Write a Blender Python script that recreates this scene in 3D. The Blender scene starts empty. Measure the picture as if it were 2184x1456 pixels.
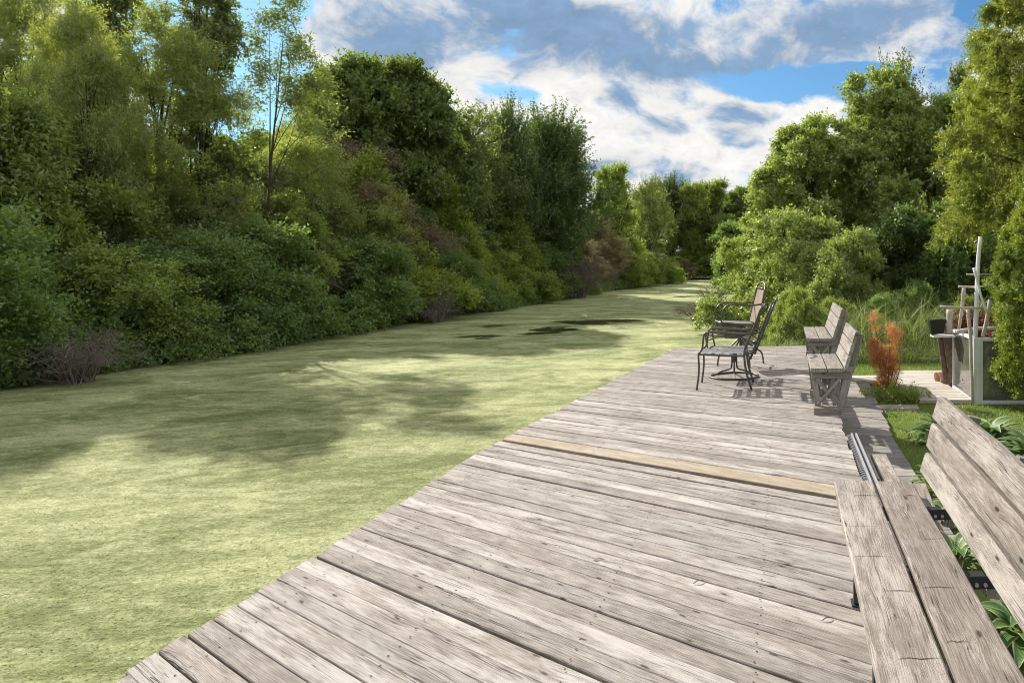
import bpy, math, random
import numpy as np
from mathutils import Vector, Matrix

random.seed(7)
RNG = np.random.default_rng(7)
SC = bpy.context.scene
COL = SC.collection
R = math.radians

# ------------------------------------------------------------------ camera, sky, sun, exposure
F, CX, HY, EYE = 1560.0, 1670.0, 560.0, 1.5        # focal length and vanishing point of the photograph (its pixels), eye height
cam_data = bpy.data.cameras.new('camera')
cam = bpy.data.objects.new('camera', cam_data)
COL.objects.link(cam)
cam.location = (0, 0, EYE)
cam.rotation_euler = (R(90), 0, 0)
cam_data.sensor_width = 36.0
cam_data.lens = 36.0 * F / 2184.0
cam_data.shift_x = -(CX - 1092.0) / 2184.0
cam_data.shift_y = -(728.0 - HY) / 2184.0
cam_data.clip_start = 0.05
cam_data.clip_end = 5000
SC.camera = cam

SUN_AZ = math.atan2(-0.66, 0.75)     # clockwise from +Y
SUN_EL = R(32)
sun_data = bpy.data.lights.new('sun', 'SUN')
sun = bpy.data.objects.new('sun', sun_data)
COL.objects.link(sun)
sun_data.energy = 4.8
sun_data.angle = R(0.55)
sun_data.color = (1.0, 0.93, 0.82)
to_sun = Vector((math.sin(SUN_AZ) * math.cos(SUN_EL), math.cos(SUN_AZ) * math.cos(SUN_EL), math.sin(SUN_EL)))
sun.rotation_euler = to_sun.to_track_quat('Z', 'Y').to_euler()
sun.location = (-30, 30, 40)

SC.view_settings.view_transform = 'Standard'
SC.view_settings.look = 'None'
SC.view_settings.exposure = 0.75
SC.view_settings.gamma = 1
SC.cycles.filter_width = 1.05
SC.view_settings.use_curve_mapping = False


class NT:
    """tiny node-tree writer"""
    def __init__(self, tree):
        self.t = tree
        tree.nodes.clear()

    def n(self, typ, props=None, out=0, **ins):
        nd = self.t.nodes.new(typ)
        for k, v in (props or {}).items():
            setattr(nd, k, v)
        for k, v in ins.items():
            key = int(k[1:]) if k[0] == 'i' and k[1:].isdigit() else k.replace('_', ' ')
            self.put(nd.inputs[key], v)
        return nd.outputs[out]

    def put(self, sock, v):
        if isinstance(v, bpy.types.NodeSocket):
            self.t.links.new(v, sock)
        else:
            sock.default_value = v

    def m(self, op, a, b=0.0, c=0.0, clamp=False):
        return self.n('ShaderNodeMath', {'operation': op, 'use_clamp': clamp}, i0=a, i1=b, i2=c)

    def v(self, op, a, b=(0, 0, 0), out=0):
        return self.n('ShaderNodeVectorMath', {'operation': op}, out, i0=a, i1=b)

    def mix(self, f, a, b, blend='MIX'):
        nd = self.t.nodes.new('ShaderNodeMix')
        nd.data_type = 'RGBA'
        nd.blend_type = blend
        nd.clamp_factor = True
        self.put(nd.inputs[0], f)
        self.put(nd.inputs[6], a)
        self.put(nd.inputs[7], b)
        return nd.outputs[2]

    def ss(self, x, lo, hi):
        return self.n('ShaderNodeMapRange', {'interpolation_type': 'SMOOTHSTEP'}, Value=x, From_Min=lo, From_Max=hi)

    def lin(self, x, lo, hi, a=0.0, b=1.0):
        return self.n('ShaderNodeMapRange', {'clamp': True}, Value=x, From_Min=lo, From_Max=hi, To_Min=a, To_Max=b)

    def noise(self, vec, scale, detail=3.0, rough=0.55, dist=0.0):
        return self.n('ShaderNodeTexNoise', None, 0, Vector=vec, Scale=scale, Detail=detail, Roughness=rough, Distortion=dist)

    def xyz(self, x, y, z=0.0):
        return self.n('ShaderNodeCombineXYZ', None, 0, i0=x, i1=y, i2=z)

    def sep(self, vec):
        nd = self.t.nodes.new('ShaderNodeSeparateXYZ')
        self.put(nd.inputs[0], vec)
        return nd.outputs

    def link(self, a, b):
        self.t.links.new(a, b)


def rgb(r, g, b):
    return (r, g, b, 1.0)


# ---- the sky: Nishita with procedural clouds
world = bpy.data.worlds.new('World')
SC.world = world
world.use_nodes = True
w = NT(world.node_tree)
sky = w.t.nodes.new('ShaderNodeTexSky')
sky.sky_type = 'NISHITA'
sky.sun_disc = False
sky.sun_elevation = SUN_EL
sky.sun_rotation = SUN_AZ % (2 * math.pi)
sky.ozone_density = 2.0
sky.dust_density = 0.4
sky.air_density = 1.0
d = w.n('ShaderNodeTexCoord', None, 0)
d = w.v('NORMALIZE', d)
dx, dy, dz = w.sep(d)
den = w.m('ADD', w.m('MAXIMUM', dz, 0.0), 0.5)
pv = w.xyz(w.m('DIVIDE', dx, den), w.m('DIVIDE', dy, den), 0.0)


def sdir(px, py):
    return Vector(((px - CX) / F, 1.0, (HY - py) / F)).normalized()


def blob(px, py, sx, sz, gain):
    c = sdir(px, py)
    df = w.v('SUBTRACT', d, tuple(c))
    df = w.v('MULTIPLY', df, (F / sx, F / sx, F / sz))
    ln = w.v('LENGTH', df, out=1)
    return w.m('MULTIPLY', w.ss(ln, 1.0, 0.0), gain)


def total(lst):
    a = lst[0]
    for b in lst[1:]:
        a = w.m('ADD', a, b)
    return a


warp = w.n('ShaderNodeTexNoise', None, 1, Vector=pv, Scale=3.0, Detail=4.0)
pw = w.v('ADD', pv, w.v('MULTIPLY', w.v('SUBTRACT', warp, (.5, .5, .5)), (.22, .22, .22)))
dn = w.v('ADD', d, w.v('MULTIPLY', w.v('SUBTRACT', warp, (.5, .5, .5)), (.15, .15, .10)))
d_keep = d
d = dn
n_big = w.noise(pw, 2.6, 9.0, 0.62)
n_fine = w.noise(pw, 11.0, 9.0, 0.66)
holes = total([blob(1085, 118, 130, 45, -.30), blob(1105, 205, 110, 38, -.34), blob(1640, 165, 300, 55, -.34),
               blob(1760, 195, 260, 60, -.30), blob(500, 150, 190, 230, -.42), blob(1400, 330, 150, 40, -.05),
               blob(560, 10, 260, 70, -.3), blob(1700, 10, 300, 40, -.12), blob(2080, 20, 150, 90, -.3)])
masses = total([blob(1300, 90, 620, 120, .22), blob(860, 130, 260, 130, .2), blob(1300, 270, 620, 190, .2),
                blob(1850, 60, 420, 110, .2)])
cover = w.m('ADD', w.m('ADD', w.m('MULTIPLY', n_big, .82), w.m('MULTIPLY', n_fine, .50)), w.m('ADD', holes, masses))
mask = w.ss(cover, .52, .68)
# thick bodies read blue-grey, thin bright edges white
thick_bias = total([blob(1330, 110, 420, 95, .34), blob(1560, 150, 260, 60, .26), blob(880, 130, 170, 95, .40), blob(700, 60, 260, 90, .16),
                    blob(1100, 50, 260, 80, .18), blob(1800, 60, 460, 95, .34), blob(2000, 130, 200, 60, .16), blob(1320, 215, 80, 45, .3),
                    blob(1560, 245, 110, 45, .3), blob(1430, 272, 80, 40, .28), blob(1560, 290, 90, 40, .22), blob(1250, 20, 400, 60, .2),
                    blob(1330, 370, 300, 50, .16), blob(760, 20, 200, 40, .1)])
n3 = w.noise(w.v('ADD', pw, (3.1, 1.7, 0)), 6.5, 9.0, 0.60)
n4 = w.noise(w.v('ADD', pw, (7.1, 4.2, 0)), 20.0, 7.0, 0.62)
thick = w.m('ADD', w.m('ADD', w.m('MULTIPLY', n3, .85), w.m('MULTIPLY', n4, .68)), thick_bias)
thick = w.ss(thick, .76, 1.10)
cloud_col = w.mix(thick, rgb(.60, .59, .57), rgb(.155, .24, .36))
shade = w.lin(n4, .3, .72, .82, 1.1)
cloud_col = w.mix(1.0, cloud_col, w.xyz(shade, shade, shade), 'MULTIPLY')
tint = w.mix(1.0, sky.outputs[0], rgb(.62, 1.0, 1.22), 'MULTIPLY')
bg1 = w.n('ShaderNodeBackground', None, 0, Color=tint, Strength=0.058)
bg2 = w.n('ShaderNodeBackground', None, 0, Color=cloud_col, Strength=1.0)
mx = w.n('ShaderNodeMixShader', None, 0, i0=mask, i1=bg1, i2=bg2)
wo = w.t.nodes.new('ShaderNodeOutputWorld')
w.link(mx, wo.inputs[0])
d = d_keep


# ------------------------------------------------------------------ helpers
def P(px, py, z):
    """the point at height z that the photograph shows at px, py"""
    D = (EYE - z) * F / (py - HY)
    return Vector(((px - CX) / F * D, D, z))


def new_mesh(name, verts, faces, mat, uvs=None, smooth=False):
    me = bpy.data.meshes.new(name)
    me.from_pydata([tuple(v) for v in verts], [], faces)
    if uvs is not None:
        ul = me.uv_layers.new(name='UVMap')
        ul.data.foreach_set('uv', np.asarray(uvs, dtype=np.float32).ravel())
    if smooth:
        me.polygons.foreach_set('use_smooth', [True] * len(me.polygons))
    me.materials.append(mat)
    me.update()
    return me


def link(name, me, parent=None, loc=(0, 0, 0)):
    o = bpy.data.objects.new(name, me)
    COL.objects.link(o)
    o.location = loc
    if parent is not None:
        o.parent = parent
    return o


def thing(name, label, cat, loc=(0, 0, 0), rz=0.0, group=None):
    o = bpy.data.objects.new(name, None)
    COL.objects.link(o)
    o.location = loc
    o.rotation_euler = (0, 0, rz)
    o.empty_display_size = .1
    tag(o, label, cat, group)
    return o


def tag(o, label=None, cat=None, group=None, kind=None):
    if label: o['label'] = label
    if cat: o['category'] = cat
    if group: o['group'] = group
    if kind: o['kind'] = kind
    return o


def np_mesh(name, verts, quads, mat, smooth=False):
    """fast mesh of quads (or triangles) from numpy arrays"""
    me = bpy.data.meshes.new(name)
    nv, k = len(verts), quads.shape[1]
    me.vertices.add(nv)
    me.vertices.foreach_set('co', verts.astype(np.float32).ravel())
    me.loops.add(quads.size)
    me.loops.foreach_set('vertex_index', quads.astype(np.int32).ravel())
    me.polygons.add(len(quads))
    me.polygons.foreach_set('loop_start', np.arange(0, quads.size, k, dtype=np.int32))
    if smooth:
        me.polygons.foreach_set('use_smooth', np.ones(len(quads), dtype=bool))
    me.materials.append(mat)
    me.update(calc_edges=True)
    return me


class Geo:
    """collects geometry of one part"""
    def __init__(self):
        self.v, self.f, self.uv = [], [], []

    def board(self, p0, p1, wv, tv, segs=1, ch=.004, wob=0.0, uo=None, taper=None, skew0=0.0, skew1=0.0):
        """chamfered board from p0 to p1 (axis through its middle), wv/tv = full width and thickness vectors"""
        p0, p1, wv, tv = Vector(p0), Vector(p1), Vector(wv), Vector(tv)
        W, T = wv.length, tv.length
        wn, tn = wv / W, tv / T
        L = (p1 - p0).length
        ax = (p1 - p0) / L
        ch = min(ch, W * .3, T * .3)
        prof = [(-W / 2 + ch, -T / 2), (W / 2 - ch, -T / 2), (W / 2, -T / 2 + ch), (W / 2, T / 2 - ch),
                (W / 2 - ch, T / 2), (-W / 2 + ch, T / 2), (-W / 2, T / 2 - ch), (-W / 2, -T / 2 + ch)]
        vv = [0.0, W, W + ch, W + T, W + T, 2 * W + T, 2 * W + T + ch, 2 * W + 2 * T, 2 * W + 2 * T]
        if uo is None: uo = (random.uniform(0, 50), random.uniform(0, 50))
        b = len(self.v)
        for s in range(segs + 1):
            t = s / segs
            dz = random.uniform(-wob, wob)
            dw = random.uniform(-wob, wob)
            for (a, c) in prof:
                sk = (skew0 * (1 - t) + skew1 * t) * a
                self.v.append(p0 + ax * (L * t + sk) + wn * (a + dw) + tn * (c + dz))
        for s in range(segs):
            for k in range(8):
                k2 = (k + 1) % 8
                i = b + s * 8
                self.f.append((i + k, i + k2, i + 8 + k2, i + 8 + k))
                u0, u1 = L * s / segs + uo[0], L * (s + 1) / segs + uo[0]
                v0, v1 = vv[k] + uo[1], vv[k + 1] + uo[1]
                self.uv += [(u0, v0), (u0, v1), (u1, v1), (u1, v0)]
        e = b + segs * 8
        self.f.append(tuple(b + k for k in reversed(range(8))))
        self.uv += [(uo[0] + prof[k][1] * .3, uo[1] + prof[k][0]) for k in reversed(range(8))]
        self.f.append(tuple(e + k for k in range(8)))
        self.uv += [(uo[0] + 3 + prof[k][1] * .3, uo[1] + prof[k][0]) for k in range(8)]
        return self

    def box(self, x0, x1, y0, y1, z0, z1, ch=.003):
        return self.board((x0, (y0 + y1) / 2, (z0 + z1) / 2), (x1, (y0 + y1) / 2, (z0 + z1) / 2),
                          (0, y1 - y0, 0), (0, 0, z1 - z0), ch=ch)

    def tube(self, pts, r, sides=8, smooth=3, cap=True):
        """round tube along a smoothed path; r one radius or a list"""
        pts = [Vector(p) for p in pts]
        rr = list(r) if isinstance(r, (list, tuple)) else [r] * len(pts)
        if smooth > 1 and len(pts) > 2:
            q, qr = [], []
            for i in range(len(pts) - 1):
                a = pts[i - 1] if i else pts[i] * 2 - pts[i + 1]
                b_, c = pts[i], pts[i + 1]
                e = pts[i + 2] if i + 2 < len(pts) else c * 2 - b_
                for s in range(smooth):
                    t = s / smooth
                    q.append(.5 * ((2 * b_) + (c - a) * t + (2 * a - 5 * b_ + 4 * c - e) * t * t + (3 * b_ - a - 3 * c + e) * t ** 3))
                    qr.append(rr[i] * (1 - t) + rr[i + 1] * t)
            q.append(pts[-1]); qr.append(rr[-1])
            pts, rr = q, qr
        b = len(self.v)
        up = Vector((0, 0, 1))
        nrm = None
        u = random.uniform(0, 30)
        us = []
        for i, p in enumerate(pts):
            tg = (pts[min(i + 1, len(pts) - 1)] - pts[max(i - 1, 0)]).normalized()
            if nrm is None:
                nrm = tg.cross(up)
                if nrm.length < .1: nrm = tg.cross(Vector((1, 0, 0)))
            nrm = (nrm - tg * nrm.dot(tg)).normalized()
            bn = tg.cross(nrm)
            for k in range(sides):
                a = 2 * math.pi * k / sides
                self.v.append(p + (nrm * math.cos(a) + bn * math.sin(a)) * rr[i])
            if i: u += (pts[i] - pts[i - 1]).length
            us.append(u)
        for i in range(len(pts) - 1):
            for k in range(sides):
                k2 = (k + 1) % sides
                s = b + i * sides
                self.f.append((s + k, s + sides + k, s + sides + k2, s + k2))
                cw = 2 * math.pi * rr[i] / sides
                self.uv += [(us[i], k * cw), (us[i + 1], k * cw), (us[i + 1], (k + 1) * cw), (us[i], (k + 1) * cw)]
        if cap:
            self.f.append(tuple(b + k for k in range(sides)))
            self.uv += [(0, 0)] * sides
            e = b + (len(pts) - 1) * sides
            self.f.append(tuple(e + k for k in reversed(range(sides))))
            self.uv += [(0, 0)] * sides
        return self

    def lathe(self, c, prof, sides=20):
        b = len(self.v)
        for (r, z) in prof:
            for k in range(sides):
                a = 2 * math.pi * k / sides
                self.v.append(Vector(c) + Vector((r * math.cos(a), r * math.sin(a), z)))
        for i in range(len(prof) - 1):
            for k in range(sides):
                k2 = (k + 1) % sides
                s = b + i * sides
                self.f.append((s + k, s + k2, s + sides + k2, s + sides + k))
                self.uv += [(0, 0)] * 4
        return self

    def build(self, name, mat, parent=None, smooth=False, loc=(0, 0, 0)):
        me = new_mesh(name, self.v, self.f, mat, self.uv, smooth)
        return link(name, me, parent, loc)


# ------------------------------------------------------------------ materials
def mat_base(name):
    m = bpy.data.materials.new(name)
    m.use_nodes = True
    t = NT(m.node_tree)
    return m, t


def finish(t, color, rough=.8, bump=None, strength=.3, dist=.01, spec=.3, metallic=0.0, extra=None):
    ins = dict(Base_Color=color, Roughness=rough, Metallic=metallic)
    nd = t.t.nodes.new('ShaderNodeBsdfPrincipled')
    for k, v in ins.items():
        t.put(nd.inputs[k.replace('_', ' ')], v)
    nd.inputs['Specular IOR Level'].default_value = spec
    if bump is not None:
        b = t.n('ShaderNodeBump', None, 0, Strength=strength, Distance=dist, Height=bump)
        t.link(b, nd.inputs['Normal'])
    out = t.t.nodes.new('ShaderNodeOutputMaterial')
    t.link(nd.outputs[0], out.inputs[0])
    return nd


def wood(name, dark, light, white, white_amt=.5, crack=1.0, tone=.28, line=60.0, knots=1.0, bumpd=.004):
    m, t = mat_base(name)
    uv = t.n('ShaderNodeUVMap')
    u, v, _ = t.sep(uv)
    rnd = t.n('ShaderNodeObjectInfo', None, 5)
    r2 = t.m('FRACT', t.m('MULTIPLY', rnd, 17.31))
    # knots
    vo = t.t.nodes.new('ShaderNodeTexVoronoi')
    vo.voronoi_dimensions = '2D'
    t.put(vo.inputs['Vector'], t.xyz(t.m('MULTIPLY', u, 2.6), t.m('MULTIPLY', v, 7.5)))
    vo.inputs['Scale'].default_value = 1.0
    kc = t.sep(vo.outputs['Color'])
    gate = t.m('GREATER_THAN', kc[0], .70)
    kn = t.noise(t.xyz(t.m('MULTIPLY', u, 30), t.m('MULTIPLY', v, 60)), 1.0, 3.0)
    kd = t.m('ADD', vo.outputs['Distance'], t.m('MULTIPLY', t.m('SUBTRACT', kn, .5), .12))
    knot = t.m('MULTIPLY', gate, t.ss(kd, .09, .02))
    halo = t.m('MULTIPLY', gate, t.ss(kd, .45, 0.0))
    wob = t.noise(t.xyz(t.m('MULTIPLY', u, 1.6), t.m('MULTIPLY', v, 5.0)), 1.0, 2.0)
    v2 = t.m('ADD', v, t.m('ADD', t.m('MULTIPLY', wob, .05), t.m('MULTIPLY', halo, .016 * knots)))
    g1 = t.noise(t.xyz(t.m('MULTIPLY', u, 2.2), t.m('MULTIPLY', v2, line * 1.7)), 1.0, 4.0, .65)
    g2 = t.noise(t.xyz(t.m('MULTIPLY', u, 9.0), t.m('MULTIPLY', v2, line * 5.0)), 1.0, 3.0, .7)
    ring = t.m('SINE', t.m('MULTIPLY', t.m('ADD', v2, t.m('MULTIPLY', wob, .03)), 700.0))
    cr = t.noise(t.xyz(t.m('MULTIPLY', u, 1.2), t.m('MULTIPLY', v2, 55.0)), 1.0, 2.0, .5)
    crk = t.ss(t.m('ABSOLUTE', t.m('SUBTRACT', cr, .5)), .014, .003)
    gate2 = t.ss(t.noise(t.xyz(t.m('MULTIPLY', u, 1.5), t.m('MULTIPLY', v, 13.0), 5.0), 1.0, 2.0), .52, .60)
    crk = t.m('MULTIPLY', t.m('MULTIPLY', crk, gate2), crack)
    blotch = t.noise(t.xyz(t.m('MULTIPLY', u, 7.0), t.m('MULTIPLY', v, 22.0), 2.0), 1.0, 6.0, .7)
    patch = t.noise(t.xyz(t.m('MULTIPLY', u, 1.5), t.m('MULTIPLY', v, 8.0), 9.0), 1.0, 7.0, .72)
    fine = t.noise(uv, 300.0, 2.0)
    g = t.m('ADD', t.m('MULTIPLY', g1, .50), t.m('ADD', t.m('MULTIPLY', g2, .46), t.m('MULTIPLY', ring, .03)))
    gl = t.ss(t.m('ADD', g, t.m('MULTIPLY', t.m('SUBTRACT', blotch, .5), .45)), .30, .66)
    col = t.mix(gl, rgb(*dark), rgb(*light))
    pm = t.m('ADD', t.m('ADD', patch, t.m('MULTIPLY', t.m('SUBTRACT', rnd, .5), .16)), t.m('MULTIPLY', t.m('SUBTRACT', g2, .5), .55))
    pm = t.m('ADD', pm, t.m('MULTIPLY', t.m('SUBTRACT', fine, .5), .35))
    col = t.mix(t.m('MULTIPLY', t.ss(pm, .46, .64), white_amt), col, rgb(*white))
    tn = t.lin(r2, 0, 1, 1 - tone, 1 + tone * .35)
    col = t.mix(1.0, col, t.xyz(tn, tn, tn), 'MULTIPLY')
    col = t.mix(t.m('MULTIPLY', halo, .22 * knots), col, rgb(dark[0] * .8, dark[1] * .74, dark[2] * .66))
    col = t.mix(t.m('MULTIPLY', knot, .85 * knots), col, rgb(dark[0] * .2, dark[1] * .17, dark[2] * .15))
    col = t.mix(t.m('MULTIPLY', crk, .85), col, rgb(.03, .025, .022))
    fr = t.lin(fine, .3, .7, .88, 1.08)
    col = t.mix(1.0, col, t.xyz(fr, fr, fr), 'MULTIPLY')
    h = t.m('SUBTRACT', t.m('ADD', g, t.m('MULTIPLY', fine, .2)), t.m('ADD', t.m('MULTIPLY', crk, .8), t.m('MULTIPLY', knot, .3)))
    finish(t, col, .86, h, .75, bumpd, .2)
    return m


def plain(name, col, rough=.6, metallic=0.0, var=.12, scale=18.0, bumpd=.0015, spec=.4):
    m, t = mat_base(name)
    oc = t.n('ShaderNodeTexCoord', None, 3)
    n = t.noise(oc, scale, 5.0, .6)
    f = t.lin(n, .3, .7, 1 - var, 1 + var)
    c = t.mix(1.0, rgb(*col), t.xyz(f, f, f), 'MULTIPLY')
    finish(t, c, rough, n, .4, bumpd, spec, metallic)
    return m


def leaf(name, c1, c2, c3, trans=.48, gloss=.10, edge=None):
    """leaf blades: colour varies from leaf to leaf, thin enough to let light through"""
    m, t = mat_base(name)
    geo = t.t.nodes.new('ShaderNodeNewGeometry')
    r = geo.outputs['Random Per Island']
    oi = t.n('ShaderNodeObjectInfo', None, 5)
    oc = t.n('ShaderNodeTexCoord', None, 3)
    n = t.noise(oc, 1.1, 3.0, .6)
    a = t.mix(r, rgb(*c1), rgb(*c2))
    a = t.mix(t.ss(n, .42, .66), a, rgb(*c3))
    f = t.lin(t.m('FRACT', t.m('MULTIPLY', r, 7.7)), 0, 1, .72, 1.25)
    f2 = t.m('MULTIPLY', f, t.lin(oi, 0, 1, .85, 1.15))
    a = t.mix(1.0, a, t.xyz(f2, f2, f2), 'MULTIPLY')
    tc = t.mix(1.0, a, rgb(1.35, 1.45, .55), 'MULTIPLY')
    df = t.n('ShaderNodeBsdfDiffuse', None, 0, Color=a)
    tr = t.n('ShaderNodeBsdfTranslucent', None, 0, Color=tc)
    gl = t.n('ShaderNodeBsdfGlossy', None, 0, Color=rgb(.9, .95, .9), Roughness=.45)
    s = t.n('ShaderNodeMixShader', None, 0, i0=trans, i1=df, i2=tr)
    s = t.n('ShaderNodeMixShader', None, 0, i0=gloss * .5, i1=s, i2=gl)
    out = t.t.nodes.new('ShaderNodeOutputMaterial')
    t.link(s, out.inputs[0])
    return m


M = {}
M['deck'] = wood('weathered_deck_wood', (.145, .123, .109), (.42, .38, .35), (.56, .53, .505), .68, tone=.20, line=105.0)
M['new'] = wood('newer_tan_wood', (.25, .20, .14), (.44, .37, .28), (.50, .46, .41), .75, crack=.3, tone=.05, knots=.6)
M['seat'] = wood('weathered_seat_wood', (.13, .11, .095), (.32, .28, .25), (.47, .435, .405), .8, tone=.08, line=75.0)
M['bench'] = wood('grey_bench_wood', (.15, .135, .12), (.36, .325, .29), (.48, .45, .42), .5, tone=.15)
M['back'] = wood('pale_backrest_wood', (.13, .11, .096), (.32, .282, .25), (.46, .425, .395), .7, tone=.12, line=65.0, knots=1.2)
M['walk'] = wood('grey_walk_wood', (.17, .155, .14), (.36, .335, .31), (.48, .46, .44), .5)
M['patio'] = wood('pale_patio_boards', (.34, .30, .26), (.56, .52, .46), (.68, .65, .60), .6, tone=.1)
M['under'] = plain('dark_joist_wood', (.07, .055, .045), .9)
M['bark'] = plain('grey_brown_bark', (.075, .06, .047), .95, var=.4, scale=9, bumpd=.02)
M['palebark'] = plain('pale_bark', (.33, .29, .24), .9, var=.3, scale=9, bumpd=.01)
M['dead'] = plain('dead_grey_twigs', (.19, .16, .135), .95, var=.3, scale=9)
M['log'] = plain('peeling_log_bark', (.16, .105, .085), .95, var=.55, scale=22, bumpd=.015)
M['drift'] = plain('bleached_stick', (.47, .42, .37), .85, var=.22, scale=14, bumpd=.004)
M['whitepaint'] = plain('white_paint', (.74, .75, .76), .5, var=.06)
M['chair'] = plain('bronze_chair_paint', (.085, .078, .07), .42, .35, var=.12)
M['strap'] = plain('grey_vinyl_strap', (.27, .28, .285), .45, var=.1)
M['sling'] = plain('tan_sling_fabric', (.27, .21, .165), .9, var=.08, scale=90)
M['cushion'] = plain('grey_sling_seat', (.20, .20, .20), .8, var=.15)
M['steel'] = plain('dark_steel', (.055, .058, .065), .5, .6)
M['rust'] = plain('rusted_screw', (.06, .045, .035), .95, spec=.05)
M['alu'] = plain('dull_aluminium', (.42, .43, .45), .4, .25)
M['black'] = plain('black_plastic', (.012, .012, .013), .35, var=.1)
M['terracotta'] = plain('pale_terracotta', (.60, .38, .29), .85)
M['stone'] = plain('flagstone', (.34, .31, .27), .95, var=.3, scale=11, bumpd=.02)
M['soil'] = plain('dark_soil', (.05, .04, .03), 1.0, var=.4, scale=7, bumpd=.05)

# duckweed-covered water with a few open patches
m, t = mat_base('duckweed_water')
oc = t.n('ShaderNodeTexCoord', None, 3)
ox, oy, oz = t.sep(oc)
sw = t.noise(t.xyz(t.m('MULTIPLY', ox, .30), t.m('MULTIPLY', oy, .55)), 1.0, 4.0, .6)
swv = t.xyz(t.m('ADD', t.m('MULTIPLY', ox, .8), t.m('MULTIPLY', sw, 2.2)), t.m('ADD', t.m('MULTIPLY', oy, 1.15), t.m('MULTIPLY', sw, 2.8)))
st1 = t.noise(swv, .75, 6.0, .66)
st2 = t.noise(swv, 3.2, 6.0, .7)
sp = t.noise(oc, 30.0, 5.0, .8)
sp2 = t.noise(oc, 120.0, 2.0, .7)
clump = t.noise(t.xyz(t.m('MULTIPLY', ox, 1.0), t.m('MULTIPLY', oy, 1.6)), 6.0, 6.0, .75)
q = t.m('ADD', t.m('ADD', t.m('MULTIPLY', st1, .62), t.m('MULTIPLY', st2, .38)), t.m('MULTIPLY', t.m('SUBTRACT', clump, .5), .38))
q = t.m('ADD', q, t.m('MULTIPLY', t.m('SUBTRACT', sp, .5), .20))
c = t.mix(t.ss(q, .36, .60), rgb(.16, .195, .055), rgb(.43, .46, .215))
c = t.mix(t.ss(q, .50, .68), c, rgb(.56, .58, .32))
spk = t.lin(sp, .34, .66, .70, 1.25)
c = t.mix(1.0, c, t.xyz(spk, spk, spk), 'MULTIPLY')
dk = t.ss(t.m('ADD', t.m('MULTIPLY', sp, .5), t.m('MULTIPLY', clump, .5)), .42, .34)
c = t.mix(t.m('MULTIPLY', dk, .7), c, rgb(.06, .08, .015))


def wblob(x, y, sx, sy, gain):
    a = t.v('MULTIPLY', t.v('SUBTRACT', oc, (x, y, 0)), (1 / sx, 1 / sy, 0))
    return t.m('MULTIPLY', t.ss(t.v('LENGTH', a, out=1), 1.0, 0.0), gain)


ops = [wblob(-6.5, 24.6, 2.3, 1.8, 1.05), wblob(-6.8, 21.6, 1.35, 2.2, .95), wblob(-7.9, 19.9, 2.2, 1.3, .6), wblob(-9.2, 23.0, 2.2, 1.8, .55),
       wblob(-5.4, 25.4, 1.4, .9, .7), wblob(-5.5, 43, 2.4, 3.0, .7)]
op = ops[0]
for b_ in ops[1:]:
    op = t.m('ADD', op, b_)
opn = t.noise(t.xyz(t.m('MULTIPLY', ox, .7), t.m('MULTIPLY', oy, 1.5)), 1.3, 6.0, .68)
openw = t.ss(t.m('ADD', op, t.m('MULTIPLY', t.m('SUBTRACT', opn, .5), 2.4)), .50, .56)
col = t.mix(openw, c, rgb(.018, .022, .010))
rough = t.lin(openw, 0, 1, .92, .05)
hgt = t.m('ADD', t.m('MULTIPLY', sp, .6), t.m('ADD', t.m('MULTIPLY', clump, .8), t.m('MULTIPLY', sp2, .3)))
hgt = t.m('MULTIPLY', hgt, t.m('SUBTRACT', 1.0, t.m('MULTIPLY', openw, .97)))
finish(t, col, rough, hgt, 1.0, .03, .3)
M['duckweed'] = m

# ground
m, t = mat_base('ground_soil')
oc = t.n('ShaderNodeTexCoord', None, 3)
n1 = t.noise(oc, .6, 6.0, .65)
n2 = t.noise(oc, 14.0, 5.0, .7)
c = t.mix(t.ss(n1, .4, .62), rgb(.045, .038, .026), rgb(.045, .06, .02))
c = t.mix(t.ss(n2, .42, .7), c, rgb(.09, .08, .05))
finish(t, c, .95, n2, .8, .04, .1)
M['ground'] = m
m, t = mat_base('lawn_turf')
oc = t.n('ShaderNodeTexCoord', None, 3)
n1 = t.noise(oc, 1.1, 5.0, .65)
n2 = t.noise(oc, 42.0, 4.0, .7)
c = t.mix(t.ss(n1, .38, .66), rgb(.085, .15, .03), rgb(.17, .20, .06))
c = t.mix(t.m('MULTIPLY', t.ss(n2, .5, .7), .6), c, rgb(.22, .22, .09))
finish(t, c, .95, n2, .9, .02, .1)
M['lawn'] = m

# glass of the garden enclosure
m, t = mat_base('dusty_glass')
oc = t.n('ShaderNodeTexCoord', None, 3)
n = t.noise(oc, 3.0, 4.0)
tr = t.n('ShaderNodeBsdfTransparent', None, 0, Color=rgb(.62, .63, .58))
gl = t.n('ShaderNodeBsdfGlossy', None, 0, Color=rgb(.9, .9, .9), Roughness=.03)
df = t.n('ShaderNodeBsdfDiffuse', None, 0, Color=rgb(.34, .35, .31))
fr = t.n('ShaderNodeFresnel', None, 0, IOR=1.5)
s = t.n('ShaderNodeMixShader', None, 0, i0=t.lin(n, .3, .7, .22, .42), i1=tr, i2=df)
s = t.n('ShaderNodeMixShader', None, 0, i0=t.m('ADD', fr, .06), i1=s, i2=gl)
out = t.t.nodes.new('ShaderNodeOutputMaterial')
t.link(s, out.inputs[0])
M['glass'] = m

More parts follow.
